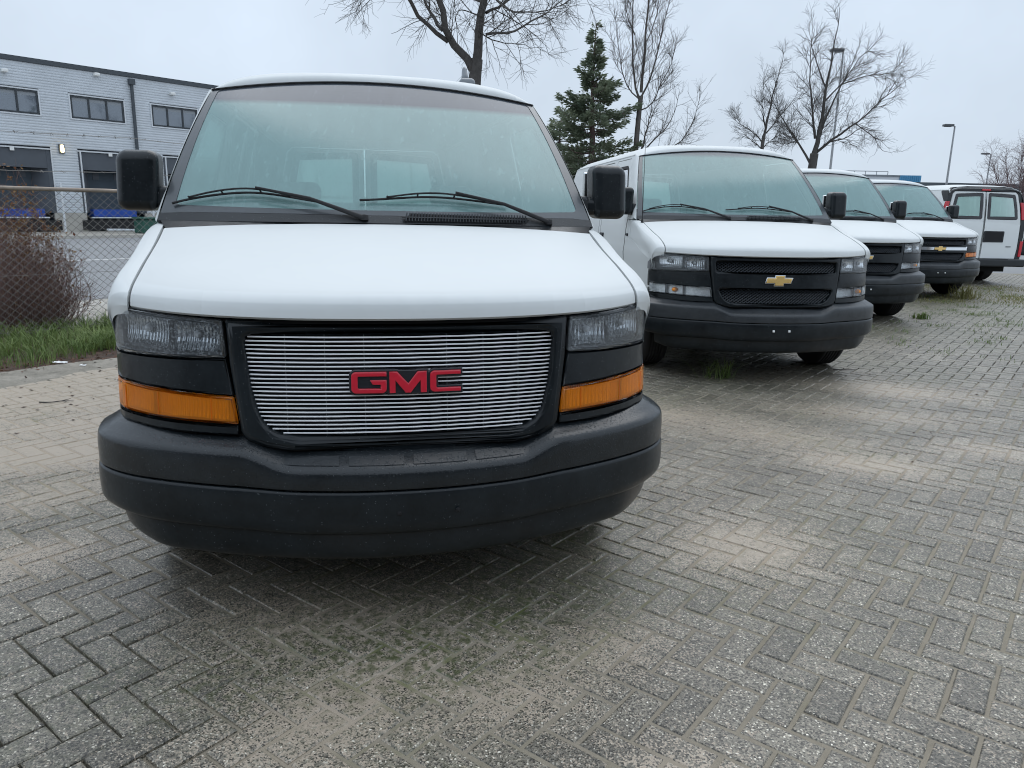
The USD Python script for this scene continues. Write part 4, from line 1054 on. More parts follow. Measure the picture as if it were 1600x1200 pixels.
# ------------------------------------------------------------------ depot across the road (local: x along the facade, y away from the road, z up)
dep = thing('loading_depot', 'grey ribbed-clad depot with dark loading bays and a row of dark windows across the road', 'building', UN(0, 33), PI / 2 - TH)
S0, S1, HT = 2.0, 25.0, 6.30
bays = [(7.05, 9.65), (10.55, 13.15), (14.15, 16.75), (17.65, 20.25), (21.2, 23.8)]
wins = [(7.4, 9.5, 2), (10.7, 12.93, 3), (14.07, 16.15, 3), (17.32, 19.4, 3), (20.6, 22.7, 3)]
WZ0, WZ1 = 4.45, 5.32
out = []
zs = np.arange(.80, HT - .02, .1)
for z in zs:
    zc = z + .05
    cut = []
    if zc < 3.25: cut += bays
    if WZ0 - .04 < zc < WZ1 + .04: cut += [(a - .05, b + .05) for a, b, _ in wins]
    cur = S0
    for a, b in sorted(cut) + [(S1, S1)]:
        if a > cur:
            q = np.array([[cur, 0, z], [a, 0, z], [a, -.022, z + .03], [cur, -.022, z + .03], [a, -.022, z + .07], [cur, -.022, z + .07], [a, 0, z + .1], [cur, 0, z + .1]], float)
            out.append((q, np.array([[0, 1, 2, 3], [3, 2, 4, 5], [5, 4, 6, 7]])))
        cur = max(cur, b)
part(dep, 'wall_cladding', out, 'cladding_grey')
part(dep, 'wall', [bx(S0, S1, .75, 15, 0, HT), bx(S0, S1, .06, .75, 3.25, HT)] + [bx(a, b, .06, .75, 0, 3.25) for a, b in zip([S0] + [b for _, b in bays], [a for a, _ in bays] + [S1])], 'dock_grey')
part(dep, 'roof_coping', [bx(S0 - .1, S1 + .1, -.07, .3, HT, HT + .17)], 'coping_dark')
for a, b, n in wins:
    w = part(dep, 'window', [bx(a - .05, b + .05, -.045, .05, WZ1, WZ1 + .05), bx(a - .05, b + .05, -.045, .05, WZ0 - .05, WZ0), bx(a - .05, a, -.045, .05, WZ0, WZ1), bx(b, b + .05, -.045, .05, WZ0, WZ1)], 'white_metal')
    fr = [bx(a, b, -.03, .045, WZ1 - .07, WZ1 - .002), bx(a, b, -.03, .045, WZ0 + .002, WZ0 + .07)]
    xs = np.linspace(a, b, n + 1)
    for i, x in enumerate(xs):
        x = min(max(x, a + .035), b - .035)
        fr.append(bx(x - .035, x + .035, -.028, .043, WZ0 + .07, WZ1 - .07))
    part(w, 'frame', fr, 'frame_dark')
    for i in range(n):
        x0 = max(xs[i], a) + (.07 if i == 0 else .035); x1 = xs[i + 1] - (.07 if i == n - 1 else .035)
        part(w, 'pane', [bx(x0, x1, .0, .012, WZ0 + .07, WZ1 - .20)], 'office_glass')
        part(w, 'blind', [bx(x0, x1, .004, .016, WZ1 - .20, WZ1 - .07)], 'blind')
for a, b in bays:
    d = part(dep, 'dock_shelter', [bx(a, a + .16, -.01, .62, .80, 3.19), bx(b - .16, b, -.01, .62, .80, 3.19), bx(a + .16, b - .16, .0, .62, 2.50, 3.19),
                                   (np.array([[a + .16, .01, .8], [a + .55, .58, .8], [a + .55, .58, 2.5], [a + .16, .01, 2.5]]), np.array([[0, 1, 2, 3]])),
                                   (np.array([[b - .16, .01, .8], [b - .55, .58, .8], [b - .55, .58, 2.5], [b - .16, .01, 2.5]]), np.array([[0, 1, 2, 3]]))], 'dock_grey')
    part(d, 'shelter_trim', [bx(a - .02, b + .02, -.05, -.012, 3.19, 3.24), bx(b - .01, b + .035, -.05, -.012, .82, 3.19)], 'white_metal')
    dd = part(dep, 'dock_door', [bx(a + .5, b - .5, .60, .66, .95, 2.48)] + [bx(a + .5, b - .5, .592, .60, z, z + .012) for z in (1.3, 1.7, 2.1)], 'dock_slate')
    part(dd, 'door_panel', [bx(a + .75, a + 1.0, .58, .598, 2.15, 2.4), bx(b - 1.0, b - .75, .58, .598, 2.15, 2.4)], 'dock_grey')
    part(dep, 'dock_leveller', [bx(a + .42, b - .42, .05, .6, .66, .95)], 'dock_blue')
    part(dep, 'dock_edge', [bx(a + .30, b - .30, -.06, .1, .60, .645)], 'white_metal')
    part(dep, 'dock_buffer', [bx(a - .10, b + .10, -.10, .0, .14, .52)], 'rubber')
    part(dep, 'bay_sign', [bx((a + b) / 2 - .12, (a + b) / 2 + .02, -.09, -.06, 3.08, 3.22)], 'clip_white')
    part(dep, 'guide_post', [tube([(b + .10, -.35, .07), (b + .10, -.35, .95), (b + .10, -.35, 1.95)], .045, 8)], 'white_metal', smooth=True)
    part(dep, 'guide_post', [tube([(a - .0, -.25, .82), (a - .0, -.25, 3.2)], .03, 8)], 'white_metal', smooth=True)
for (a, b) in zip([S0] + [b for _, b in bays], [a for a, _ in bays] + [S1]):
    part(dep, 'plinth', [bx(a - .10, b + .10, -.04, .05, .0, .80)], 'concrete')
for x in (9.9, 16.53, 20.5):
    dp = part(dep, 'downpipe', [bx(x - .05, x + .05, -.13, -.04, .8, 6.0)], 'coping_dark')
    part(dp, 'rain_hopper', [bx(x - .12, x + .12, -.18, -.03, 6.0, 6.22)], 'coping_dark')
for x, z in ((11.86, 5.89), (18.26, 5.85), (15.14, 6.20)):
    part(dep, 'wall_camera', [rbox(x - .10, x + .10, -.22, -.03, z - .06, z + .06, .03, 3)], 'clip_white', smooth=True)
part(dep, 'wall_lamp', [bx(13.45, 13.65, -.09, -.03, 3.08, 3.42)], 'coping_dark')
part(dep, 'lamp_glass', [rbox(13.49, 13.61, -.17, -.09, 3.12, 3.40, .03, 3)], 'lit_lamp', smooth=True)
part(dep, 'drain_pipe', [tube([(14.55, -1.0, .16), (15.2, -1.0, .15), (15.95, -.95, .13)], .05, 10)], 'cladding_grey', smooth=True)
bn = thing('waste_container', 'dark green lidded container by the depot, just left of the nearest van', 'container', UN(15.9, 30.6), PI / 2 - TH)
part(bn, 'container_body', [rbox(-.75, .75, -.4, .4, .07, .62, .05, 3)], 'green_bin', smooth=True)
part(bn, 'container_lid', [rbox(-.80, .80, -.45, .45, .62, .70, .03, 3)], 'green_bin', smooth=True)

# ------------------------------------------------------------------ chain-link fence (local: x along the fence, y away from the yard)
FT = 8.50
fen = thing('chain_link_fence', 'rusty-railed chain-link fence with two strands of barbed wire along the verge', 'fence', UN(0, FT), PI / 2 - TH)
F0, F1 = 0.6, 26.
part(fen, 'top_rail', [tube([(x, 0, 1.465) for x in np.linspace(F0, F1, 20)], .021, 10)], 'rail_steel', smooth=True)
ls, rs = [], []
pitch = .088
zt, zb = 1.445, .03
for sg in (-1, 1):
    for c in np.arange(F0 - 1.6, 13.0, pitch):
        x0, x1 = (c, c + 1.15 * (zt - zb)) if sg > 0 else (c + 1.15 * (zt - zb), c)
        za, zc = zb, zt
        P = np.array([(x0, .003 * sg, za), ((x0 + x1) / 2, .003 * sg, (za + zc) / 2), (x1, .003 * sg, zc)])
        if P[:, 0].min() < F0 or P[:, 0].max() > 13.5: continue
        ls.append(P); rs.append([.0022] * 3)
part(fen, 'wire_mesh', tubes(ls, rs, 4), 'wire_steel')
part(fen, 'tension_wire', tubes([np.array([(x, .006, .62 + .006 * math.sin(x)) for x in np.linspace(F0, F1, 30)]), np.array([(x, .006, .06) for x in np.linspace(F0, F1, 30)])], [[.0022] * 30] * 2, 5), 'wire_steel')
rb_ = np.random.default_rng(5)
for z0 in (1.665, 2.03):
    xs = np.linspace(F0, F1, 120)
    L = [np.stack([xs, .05 + 0 * xs, z0 - .035 * np.sin(((xs - 1.2) % 3.0) / 3.0 * PI)], -1)]; R = [[.0028] * 120]
    for x in np.arange(F0 + .1, 14., .16 if z0 > 2 else .2):
        zz = z0 - .035 * math.sin(((x - 1.2) % 3.0) / 3.0 * PI)
        for k in range(4):
            d = rb_.normal(0, 1, 3); d /= np.linalg.norm(d)
            L.append(np.array([(x + .006 * k, .05, zz) - d * .018, (x + .006 * k, .05, zz) + d * .018])); R.append([.0022, .0012])
    part(fen, 'barbed_wire', tubes(L, R, 4), 'wire_steel')
for x in np.arange(1.2, 26., 3.0) + 1.27:
    pp = part(fen, 'fence_post', [tube([(x, .03, -.05), (x, .03, 1.50)], .026, 10)], 'rail_steel', smooth=True)
    part(pp, 'post_arm', [tube([(x, .03, 1.49), (x, .04, 1.75), (x, .05, 2.08)], .016, 6)], 'rail_steel', smooth=True)

# ------------------------------------------------------------------ plants
def growth(seeds, levels, rg):
    """seeds: list of (polyline, radii). levels: per generation (children per metre, length, angle, up-pull, radius ratio, points, from). Returns per-level (lines, radii)"""
    out = [([np.asarray(p, float) for p, _ in seeds], [np.asarray(r, float) for _, r in seeds])]
    for per_m, length, ang, pull, rr, npt, start in levels:
        L, R = [], []
        for P, rad in zip(*out[-1]):
            seg = np.linalg.norm(np.diff(P, axis=0), axis=1); tot = seg.sum(); cum = np.concatenate([[0], np.cumsum(seg)]) / tot
            n = rg.poisson(max(per_m * tot * (1 - start), .8))
            for t in np.sort(rg.uniform(start, 1., n)):
                i = min(np.searchsorted(cum, t) - 1, len(P) - 2); i = max(i, 0)
                a = (t - cum[i]) / max(cum[i + 1] - cum[i], 1e-9)
                p = P[i] * (1 - a) + P[i + 1] * a; r0 = rad[i] * (1 - a) + rad[i + 1] * a
                d = P[i + 1] - P[i]; d /= np.linalg.norm(d)
                q = rg.normal(0, 1, 3); q -= d * (q @ d); q /= np.linalg.norm(q)
                th = math.radians(ang) * rg.uniform(.65, 1.3)
                dv = d * math.cos(th) + q * math.sin(th)
                l = length * rg.uniform(.45, 1.25) * (1.15 - .6 * t)
                pts = [p]
                for k in range(npt - 1):
                    dv = dv + np.array([0, 0, pull / npt]) + rg.normal(0, .10, 3)
                    dv /= np.linalg.norm(dv)
                    pts.append(pts[-1] + dv * l / (npt - 1))
                L.append(np.array(pts)); R.append(np.linspace(min(r0 * .8, rr * (l / length) ** .5), max(rr * .35, .0012), npt))
        out.append((L, R))
    return out

def smooth_line(pts, n):
    pts = np.asarray(pts, float)
    t = np.concatenate([[0], np.cumsum(np.linalg.norm(np.diff(pts, axis=0), axis=1))])
    return PchipInterpolator(t, pts, axis=0)(np.linspace(0, t[-1], n))

def bare_tree(name, label, loc, trunk, limbs, levels, bark, seed, group=None, twig=None, ls=.60, tr=.70):
    """trunk, limbs: ((x, y, z) points, start radius, end radius); the limbs grow into branches and twigs"""
    t = thing(name, label, 'tree', loc, 0., group)
    rg = np.random.default_rng(seed)
    P = smooth_line(trunk[0], 14)
    rad = np.linspace(trunk[1], trunk[2], 14) * tr
    rad[0] *= 1.3
    part(t, 'trunk', tubes([P], [rad], 12), bark, smooth=True)
    sd_ = []
    for pts, r0, r1 in limbs:
        n = 12
        L = smooth_line(pts, n)
        L[1:-1] += rg.normal(0, .012, (n - 2, 3))
        sd_.append((L, (np.linspace(r0 ** .7, r1 ** .7, n)) ** (1 / .7) * ls))
    for L, r in sd_:
        part(t, 'limb', tubes([L], [r], 8), bark, smooth=True)
    g = growth(sd_, levels, rg)
    A = tubes(g[1][0], g[1][1], 5)
    part(t, 'branches', A, bark, smooth=True, kind='stuff')
    rest = [tubes(l, r, 3) for l, r in g[2:] if l]
    part(t, 'crown', rest, twig or bark, kind='stuff')
    return t

# tree behind the nearest van: forked low, spreading and drooping at the rim
k = 14 / 1180.5
def L14(pts, dy):
    return [((u - 737) * k, d, 3.50 + (128 - v) * k) for (u, v), d in zip(pts, dy)]
limbs = [
    (L14([(737, 118), (728, 104), (704, 76), (690, 42), (679, 0), (668, -60), (660, -130)], [0, 0, -.1, -.2, -.3, -.4, -.4]), .125, .03),
    (L14([(698, 76), (667, 55), (650, 32), (622, -4), (590, -60)], [-.1, -.3, -.5, -.8, -1.1]), .07, .02),
    (L14([(690, 62), (667, 26), (650, -5), (640, -60)], [-.15, .2, .5, .9]), .05, .018),
    (L14([(681, 10), (655, -20), (620, -10), (580, 8), (548, -12)], [-.3, -.6, -.9, -1.2, -1.4]), .05, .008),
    (L14([(650, 20), (615, 14), (585, 16), (562, 22)], [-.5, -.4, -.2, 0]), .035, .006),
    (L14([(640, 10), (610, -12), (575, -4), (540, -14)], [-.8, -1.4, -1.8, -2.0]), .035, .006),
    (L14([(738, 110), (744, 43), (750, 0), (756, -70), (765, -160)], [0, .05, .1, .2, .2]), .14, .04),
    (L14([(752, 33), (775, 31), (797, 18), (815, -20)], [.1, -.3, -.5, -.7]), .045, .012),
    (L14([(752, 62), (790, 52), (820, 30), (855, 5), (880, -30)], [.1, .4, .7, 1.0, 1.3]), .04, .010),
    (L14([(755, 5), (775, 32), (795, 50), (840, 54), (885, 36)], [.1, -.4, -.8, -1.3, -1.6]), .04, .006),
    (L14([(756, -10), (800, -20), (850, -8), (905, 8)], [.1, .2, .3, .3]), .045, .008),
    (L14([(750, 20), (720, 0), (700, -30), (690, -80)], [.1, .6, 1.0, 1.5]), .04, .012),
    (L14([(748, 40), (724, 40), (712, 55), (722, 84)], [.0, -.4, -.7, -.9]), .022, .006),
    (L14([(742, 60), (765, 75), (800, 82), (835, 86)], [.0, -.2, -.3, -.4]), .022, .005),
    (L14([(757, -60), (800, -110), (850, -150)], [.1, -.5, -1]), .05, .015),
    (L14([(668, -60), (620, -120), (580, -150)], [-.4, 0, .5]), .05, .015),
]
bare_tree('bare_tree', 'large bare forked tree rising directly behind the nearest van', (-.75, 14., 0),
          ([(-.12, 0, -.1), (-.10, 0, 1.5), (-.03, 0, 2.8), (.0, 0, 3.62), (.025, .0, 3.86)], .19, .15), limbs,
          [(7.0, .95, 46, .05, .009, 8, .10), (9.0, .55, 46, .0, .0062, 6, .06), (8.0, .30, 42, .04, .0046, 4, .08)], 'bark_dark', 3, 'bare winter trees', )

# slim upright tree and the wide many-stemmed one beside it
k = 24 / 1180.5
def L24(pts, dy, u0=991, v0=232, z0=3.13):
    return [((u - u0) * k, d, z0 + (v0 - v) * k) for (u, v), d in zip(pts, dy)]
limbs = [(L24([(994, 160), (985, 125), (980, 70), (978, 0), (976, -40)], [0, .1, .2, .2, .2]), .06, .012),
         (L24([(996, 150), (997, 100), (999, 40), (1001, -30), (1002, -70)], [0, 0, -.1, -.1, -.1]), .08, .012),
         (L24([(997, 155), (1008, 130), (1016, 90), (1024, 40), (1030, 5)], [0, -.1, -.2, -.3, -.4]), .05, .010),
         (L24([(992, 158), (975, 138), (965, 100), (958, 60), (954, 30)], [0, .2, .4, .5, .6]), .035, .008),
         (L24([(996, 175), (1012, 165), (1022, 140), (1034, 110), (1040, 80)], [0, -.2, -.3, -.4, -.5]), .035, .008),
         (L24([(984, 70), (972, 50), (964, 25), (962, -5)], [.2, 0, -.2, -.3]), .03, .008),
         (L24([(1000, 80), (1012, 50), (1018, 15), (1020, -20)], [0, .3, .4, .5]), .03, .008)]
bare_tree('bare_tree', 'slim upright bare tree with steep branches just right of the conifer', (3.58, 24, 0),
          ([(0, 0, -.1), (.02, 0, 2.0), (.04, 0, 3.4), (.10, 0, 4.7)], .15, .10), limbs,
          [(6.5, .90, 34, .40, .0085, 7, .05), (9., .46, 38, .2, .0062, 5, .06), (7., .28, 38, .12, .0050, 3, .1)], 'bark_grey', 8, 'bare winter trees')
limbs = [(L24([(1005, 236), (1022, 215), (1040, 200), (1056, 170), (1062, 140)], [0, .2, .4, .5, .6]), .05, .008),
         (L24([(1008, 238), (1035, 232), (1060, 215), (1075, 180), (1080, 150)], [0, -.3, -.6, -.7, -.8]), .045, .008),
         (L24([(1004, 235), (1012, 205), (1025, 170), (1040, 140)], [0, .3, .6, .8]), .04, .008),
         (L24([(1003, 234), (1008, 200), (1012, 165), (1020, 130)], [0, -.3, -.6, -.8]), .035, .008),
         (L24([(1008, 240), (1040, 240), (1070, 232), (1085, 205)], [0, .5, 1.0, 1.2]), .035, .006)]
bare_tree('bare_tree', 'low spreading bare tree curving up right of the slim upright tree', (3.58, 24.4, 0),
          ([(.30, 0, -.1), (.30, 0, 1.5), (.28, 0, 2.5), (.27, 0, 3.05)], .10, .06), limbs,
          [(7., .85, 42, .5, .0085, 7, .05), (7., .45, 40, .25, .0055, 5, .08), (4., .26, 38, .12, .0042, 3, .1)], 'bark_grey', 9, 'bare winter trees')

# pair of bare trees above the second van's roof
k = 26 / 1180.5
def L26(pts, dy):
    return [((u - 1270) * k, d, 2.85 + (262 - v) * k) for (u, v), d in zip(pts, dy)]
limbs = [(L26([(1270, 245), (1276, 200), (1280, 150), (1284, 100), (1288, 45)], [0, 0, .1, .1, .1]), .15, .012),
         (L26([(1266, 255), (1248, 225), (1228, 195), (1210, 165), (1200, 140)], [0, .2, .4, .6, .8]), .07, .010),
         (L26([(1274, 240), (1300, 215), (1328, 190), (1354, 160), (1374, 142)], [0, -.3, -.6, -.9, -1.0]), .08, .008),
         (L26([(1273, 225), (1290, 185), (1310, 140), (1325, 110), (1335, 85)], [0, .3, .5, .7, .8]), .075, .010),
         (L26([(1270, 220), (1256, 180), (1245, 140), (1240, 105), (1243, 75)], [0, -.3, -.5, -.6, -.6]), .07, .010),
         (L26([(1278, 170), (1300, 135), (1320, 105), (1340, 110)], [.1, -.4, -.7, -.9]), .045, .008),
         (L26([(1280, 150), (1265, 110), (1258, 80), (1262, 55)], [.1, .3, .5, .6]), .045, .008),
         (L26([(1290, 225), (1325, 215), (1355, 200), (1380, 205)], [-.2, .3, .7, 1.0]), .045, .007),
         (L26([(1252, 230), (1230, 215), (1215, 205), (1200, 210)], [.2, -.2, -.5, -.8]), .035, .007),
         (L26([(1320, 200), (1345, 220), (1360, 240), (1375, 238)], [-.4, -.6, -.8, -.9]), .03, .006),
         (L26([(1310, 140), (1340, 130), (1370, 125), (1385, 118)], [.5, .3, .2, .2]), .035, .006)]
bare_tree('bare_tree', 'broad bare tree with a dark street lamp showing among its branches', (9.77, 26, 0),
          ([(0, 0, -.1), (0, 0, 1.5), (0, 0, 2.6), (.03, 0, 3.3)], .24, .19), limbs,
          [(6.5, .92, 38, .28, .010, 7, .06), (12., .48, 40, .16, .0070, 5, .06), (9., .30, 40, .1, .0056, 3, .1)], 'bark_dark', 13, 'bare winter trees')
k = 32 / 1180.5
def L32(pts, dy):
    return [((u - 1190) * k, d, 3.80 + (235 - v) * k) for (u, v), d in zip(pts, dy)]
limbs = [(L32([(1191, 215), (1196, 180), (1203, 140), (1210, 96)], [0, 0, .1, .1]), .09, .012),
         (L32([(1191, 225), (1175, 205), (1160, 195), (1146, 180)], [0, .3, .6, .9]), .05, .008),
         (L32([(1193, 205), (1182, 175), (1178, 150), (1176, 125)], [0, -.3, -.5, -.7]), .05, .008),
         (L32([(1194, 210), (1210, 185), (1222, 165), (1230, 150)], [0, -.3, -.6, -.7]), .05, .008),
         (L32([(1190, 232), (1170, 222), (1152, 216), (1140, 222)], [0, -.4, -.8, -1.1]), .04, .007),
         (L32([(1192, 230), (1212, 215), (1232, 205)], [0, .5, .9]), .04, .007)]
bare_tree('bare_tree', 'smaller bare tree standing left of the broad one, above the second van', (9.92, 32, 0),
          ([(0, 0, -.1), (0, 0, 2.0), (0, 0, 3.8), (.03, 0, 4.4)], .15, .10), limbs,
          [(7.0, .82, 38, .28, .010, 6, .06), (12., .48, 40, .16, .0078, 5, .06), (8., .30, 40, .1, .0062, 3, .1)], 'bark_dark', 17, 'bare winter trees')
# reddish thicket tree at the right edge
rg = np.random.default_rng(23)
limbs = []
for a in range(16):
    th = rg.uniform(0, 2 * PI); r = rg.uniform(.6, 2.6); hh = rg.uniform(4.2, 6.4) - r * .5
    limbs.append(([(0, 0, 1.2), (.35 * r * math.cos(th), .35 * r * math.sin(th), .45 * hh), (.8 * r * math.cos(th), .8 * r * math.sin(th), .75 * hh), (r * math.cos(th), r * math.sin(th), hh)], .06, .010))
bare_tree('bare_tree', 'dense rounded pinkish bare tree at the right edge behind the last van', (25.9, 40, 0),
          ([(0, 0, -.1), (0, 0, .6), (0, 0, 1.3)], .2, .14), limbs,
          [(7., 1.1, 40, .2, .014, 5, .1), (8., .65, 45, .1, .009, 4, .08), (6., .36, 45, .05, .006, 3, .1)], 'bark_red', 24, 'bare winter trees', 'twig_pink')

# ------------------------------------------------------------------ conifer with tiers of flat sprays
def conifer(label, loc, H, tiers, seed, bare=True):
    t = thing('conifer', label, 'tree', loc)
    rg = np.random.default_rng(seed)
    part(t, 'trunk', tubes([smooth_line([(0, 0, -.1), (.05, 0, H * .4), (-.03, 0, H * .8), (0, 0, H)], 14)], [np.linspace(.17, .012, 14)], 10), 'bark_red', smooth=True)
    bl, br, V = [], [], []
    for z, r, n, den in tiers:
        a0 = rg.uniform(0, 6.3)
        for i in range(n):
            a = a0 + i / n * 2 * PI + rg.normal(0, .4)
            rr = r * rg.uniform(.40, 1.22); zz = z + rg.normal(0, .16)
            d = np.array([math.cos(a), math.sin(a), 0])
            q = np.linspace(0, 1, 7)
            P = np.stack([d[0] * rr * q, d[1] * rr * q, zz + rr * (.02 * q - .30 * q ** 2 + .42 * q ** 3) + rg.normal(0, .02, 7)], -1)
            bl.append(P); br.append(np.linspace(.022, .004, 7))
            if rg.uniform() > den: continue
            m = int(165 * rr + 40)
            u = rg.uniform(.18, 1.03, m) ** .8
            c = np.stack([np.interp(u, q, P[:, k_]) for k_ in range(3)], -1)
            side = np.array([-d[1], d[0], 0])
            w = rr * .30 * (1.1 - u) + .09
            lat = rg.uniform(-1, 1, m)
            c = c + side * (lat * w)[:, None] + np.stack([0 * u, 0 * u, -.10 * np.abs(lat) * w + rg.normal(.02, .045, m)], -1)
            dv = d * rg.uniform(.4, 1., (m, 1)) + side * (lat * .9)[:, None] + np.stack([0 * u, 0 * u, rg.normal(.10, .22, m)], -1)
            dv /= np.linalg.norm(dv, axis=1, keepdims=True)
            ln = rg.uniform(.07, .20, (m, 1)); nn = np.cross(dv, rg.normal(0, .9, (m, 3)) + [0, 0, 1.]); nn /= np.linalg.norm(nn, axis=1, keepdims=True)
            wd = rg.uniform(.016, .036, (m, 1))
            V.append(np.stack([c, c + dv * ln * .5 + nn * wd, c + dv * ln, c + dv * ln * .45 - nn * wd], 1))
    V = np.vstack(V)
    F = np.arange(len(V) * 4).reshape(-1, 4)
    part(t, 'branches', tubes(bl, br, 5), 'bark_red', smooth=True, kind='stuff')
    part(t, 'foliage', (V.reshape(-1, 3), F), 'needles', kind='stuff')
tiers = [(6.25, .10, 4, 1), (6.0, .16, 5, 1), (5.75, .24, 6, 1), (5.5, .30, 6, 1), (5.2, .42, 7, 1), (4.95, .55, 7, 1), (4.7, .75, 8, 1), (4.4, 1.0, 10, .95), (4.1, 1.25, 10, .95), (3.85, 1.3, 9, .85), (3.55, 1.15, 9, .6),
         (3.2, 1.25, 8, .75), (2.95, 1.3, 8, .8), (2.7, 1.0, 6, .6), (2.4, 1.4, 8, .8), (2.15, 1.45, 9, .9), (1.8, 1.5, 9, .95), (1.4, 1.5, 9, 1), (.9, 1.5, 8, 1)]
conifer('dark green tiered conifer with a thin pointed top between nearest and second van', (2.25, 24, 0), 6.5, tiers, 31)
conifer('low dark green conifer showing beside the right roof corner of the nearest van', (1.45, 26.5, 0), 4.3, [(4.0, .3, 5, 1), (3.7, .6, 7, 1), (3.4, .9, 8, 1), (3.1, 1.1, 9, 1), (2.7, 1.25, 9, 1), (2.3, 1.3, 9, 1), (1.8, 1.4, 9, 1), (1.2, 1.4, 9, 1)], 33)

# ------------------------------------------------------------------ shrubs, grass, litter
def shrub(name, label, loc, n, hgt, spread, material, seed, leaf=None, leaves=0, lsize=.03):
    t = thing(name, label, 'shrub', loc)
    rg = np.random.default_rng(seed)
    sd_ = []
    for i in range(n):
        a = rg.uniform(0, 2 * PI); r0 = math.sqrt(rg.uniform(0, .36)) * spread; r1 = r0 + abs(rg.normal(0, .30)) * spread; h_ = hgt * rg.uniform(.35, 1.05) * math.exp(-.5 * (r1 / spread) ** 2)
        p0 = np.array([r0 * math.cos(a), r0 * math.sin(a), -.02]); p3 = np.array([r1 * math.cos(a), r1 * math.sin(a), h_])
        m = (p0 + p3) / 2 + np.array([0, 0, .08 * h_]) + rg.normal(0, .09 * hgt, 3) * [1, 1, .3]
        sd_.append((smooth_line([p0, m, p3], 7), np.linspace(.0045, .0016, 7)))
    g = growth(sd_, [(9., .26, 46, .15, .0022, 5, .15), (8., .13, 48, .1, .0014, 4, .1)], rg)
    part(t, 'stems', tubes([P for P, _ in sd_], [r for _, r in sd_], 4), material, kind='stuff')
    part(t, 'twigs', [tubes(l, r, 3) for l, r in g[1:]], material, kind='stuff')
    if leaf:
        pts = np.vstack([np.vstack(g[1][0]), np.vstack(g[2][0])])
        c = pts[rg.integers(0, len(pts), leaves)] + rg.normal(0, .01, (leaves, 3))
        dv = rg.normal(0, 1, (leaves, 3)); dv /= np.linalg.norm(dv, axis=1, keepdims=True)
        nn = np.cross(dv, rg.normal(0, 1, (leaves, 3))); nn /= np.linalg.norm(nn, axis=1, keepdims=True)
        ln = rg.uniform(.6, 1.2, (leaves, 1)) * lsize
        V = np.stack([c, c + dv * ln * .5 + nn * ln * .28, c + dv * ln, c + dv * ln * .5 - nn * ln * .28], 1)
        part(t, 'leaves', (V.reshape(-1, 3), np.arange(leaves * 4).reshape(-1, 4)), leaf, kind='stuff')
shrub('shrub', 'reddish brown twiggy shrub pushing through the fence at the left edge', (-5.28, 8.15, 0), 300, 1.12, .60, 'twig_brown', 41, 'leaf_red', 2600, .022)
shrub('shrub', 'taller thin shrub with russet leaves at the left edge above the fence rail', (-5.72, 8.75, 0), 120, 1.72, .40, 'twig_brown', 42, 'leaf_red', 3800, .045)
shrub('shrub', 'tangled brown leafless shrub at the foot of the tall conifer', (2.7, 23.2, 0), 90, 3.0, 1.1, 'twig_brown', 43, 'leaf_red', 900, .05)
for (x, t_, h_, r_, lb) in ((0, 13.6, 1.02, .13, 'mossy green timber post beyond the fence behind the shrub'), (-.55, 13.6, .93, .13, 'shorter mossy timber post at the far left behind the shrub')):
    s_ = 2.62 + x
    p = thing('timber_post', lb, 'post', UN(s_, t_, 0), .3)
    part(p, 'post_shaft', [rbox(-r_, r_, -r_, r_, -.1, h_, .03, 4)], 'wood_mossy', smooth=True)
    part(p, 'post_cap', [rbox(-r_ * .8, r_ * .8, -r_ * .8, r_ * .8, h_ - .01, h_ + .03, .02, 3)], 'wood_mossy', smooth=True)

def blades(P, hgt, wid, lean, rg):
    """bent grass blades rooted at P"""
    n = len(P)
    a = rg.uniform(0, 2 * PI, n); d = np.stack([np.cos(a), np.sin(a), 0 * a], -1)
    s_ = np.stack([-np.sin(a), np.cos(a), 0 * a], -1)
    h_ = hgt * rg.uniform(.45, 1.1, n)[:, None]; l_ = lean * rg.uniform(.2, 1.2, n)[:, None] * h_
    w_ = wid * rg.uniform(.6, 1.2, n)[:, None]
    zz = np.array([0, 0, 1.])
    p0 = P; p1 = P + zz * h_ * .55 + d * l_ * .3; p2 = P + zz * h_ * .88 + d * l_ * .75; p3 = P + zz * h_ * .92 + d * l_ * 1.25
    V = np.stack([p0 - s_ * w_ * .5, p0 + s_ * w_ * .5, p1 - s_ * w_ * .45, p1 + s_ * w_ * .45, p2 - s_ * w_ * .3, p2 + s_ * w_ * .3, p3], 1)
    F = np.array([[0, 1, 3], [0, 3, 2], [2, 3, 5], [2, 5, 4], [4, 5, 6]])
    return V.reshape(-1, 3), (F[None] + (np.arange(n) * 7)[:, None, None]).reshape(-1, 3)
rg = np.random.default_rng(51)
def scatter_UN(n, s0, s1, t0, t1, clump):
    c = np.column_stack([rg.uniform(s0, s1, n // clump), rg.uniform(t0, t1, n // clump)])
    q = np.repeat(c, clump, 0) + rg.normal(0, .045, (len(c) * clump, 2))
    return np.array([UN(a, b, -.02) for a, b in q])
top('verge_grass', [blades(scatter_UN(8000, .8, 7.5, 7.35, 8.9, 16), .17, .009, 1.1, rg), blades(scatter_UN(5200, .8, 7.5, 7.0, 8.2, 14), .13, .007, .8, rg), blades(scatter_UN(3000, 7, 24, 7.2, 9., 14), .25, .012, .8, rg)], 'grass_green',
    'ragged green grass growing along the foot of the fence', 'grass', kind='stuff')
n = 2200
c = np.array([UN(a, b, rg.uniform(-.012, .006)) for a, b in zip(rg.uniform(.6, 8, n), 6.72 + np.abs(rg.normal(0, .33, n)))])
dv = rg.normal(0, 1, (n, 3)) * [1, 1, .25]; dv /= np.linalg.norm(dv, axis=1, keepdims=True)
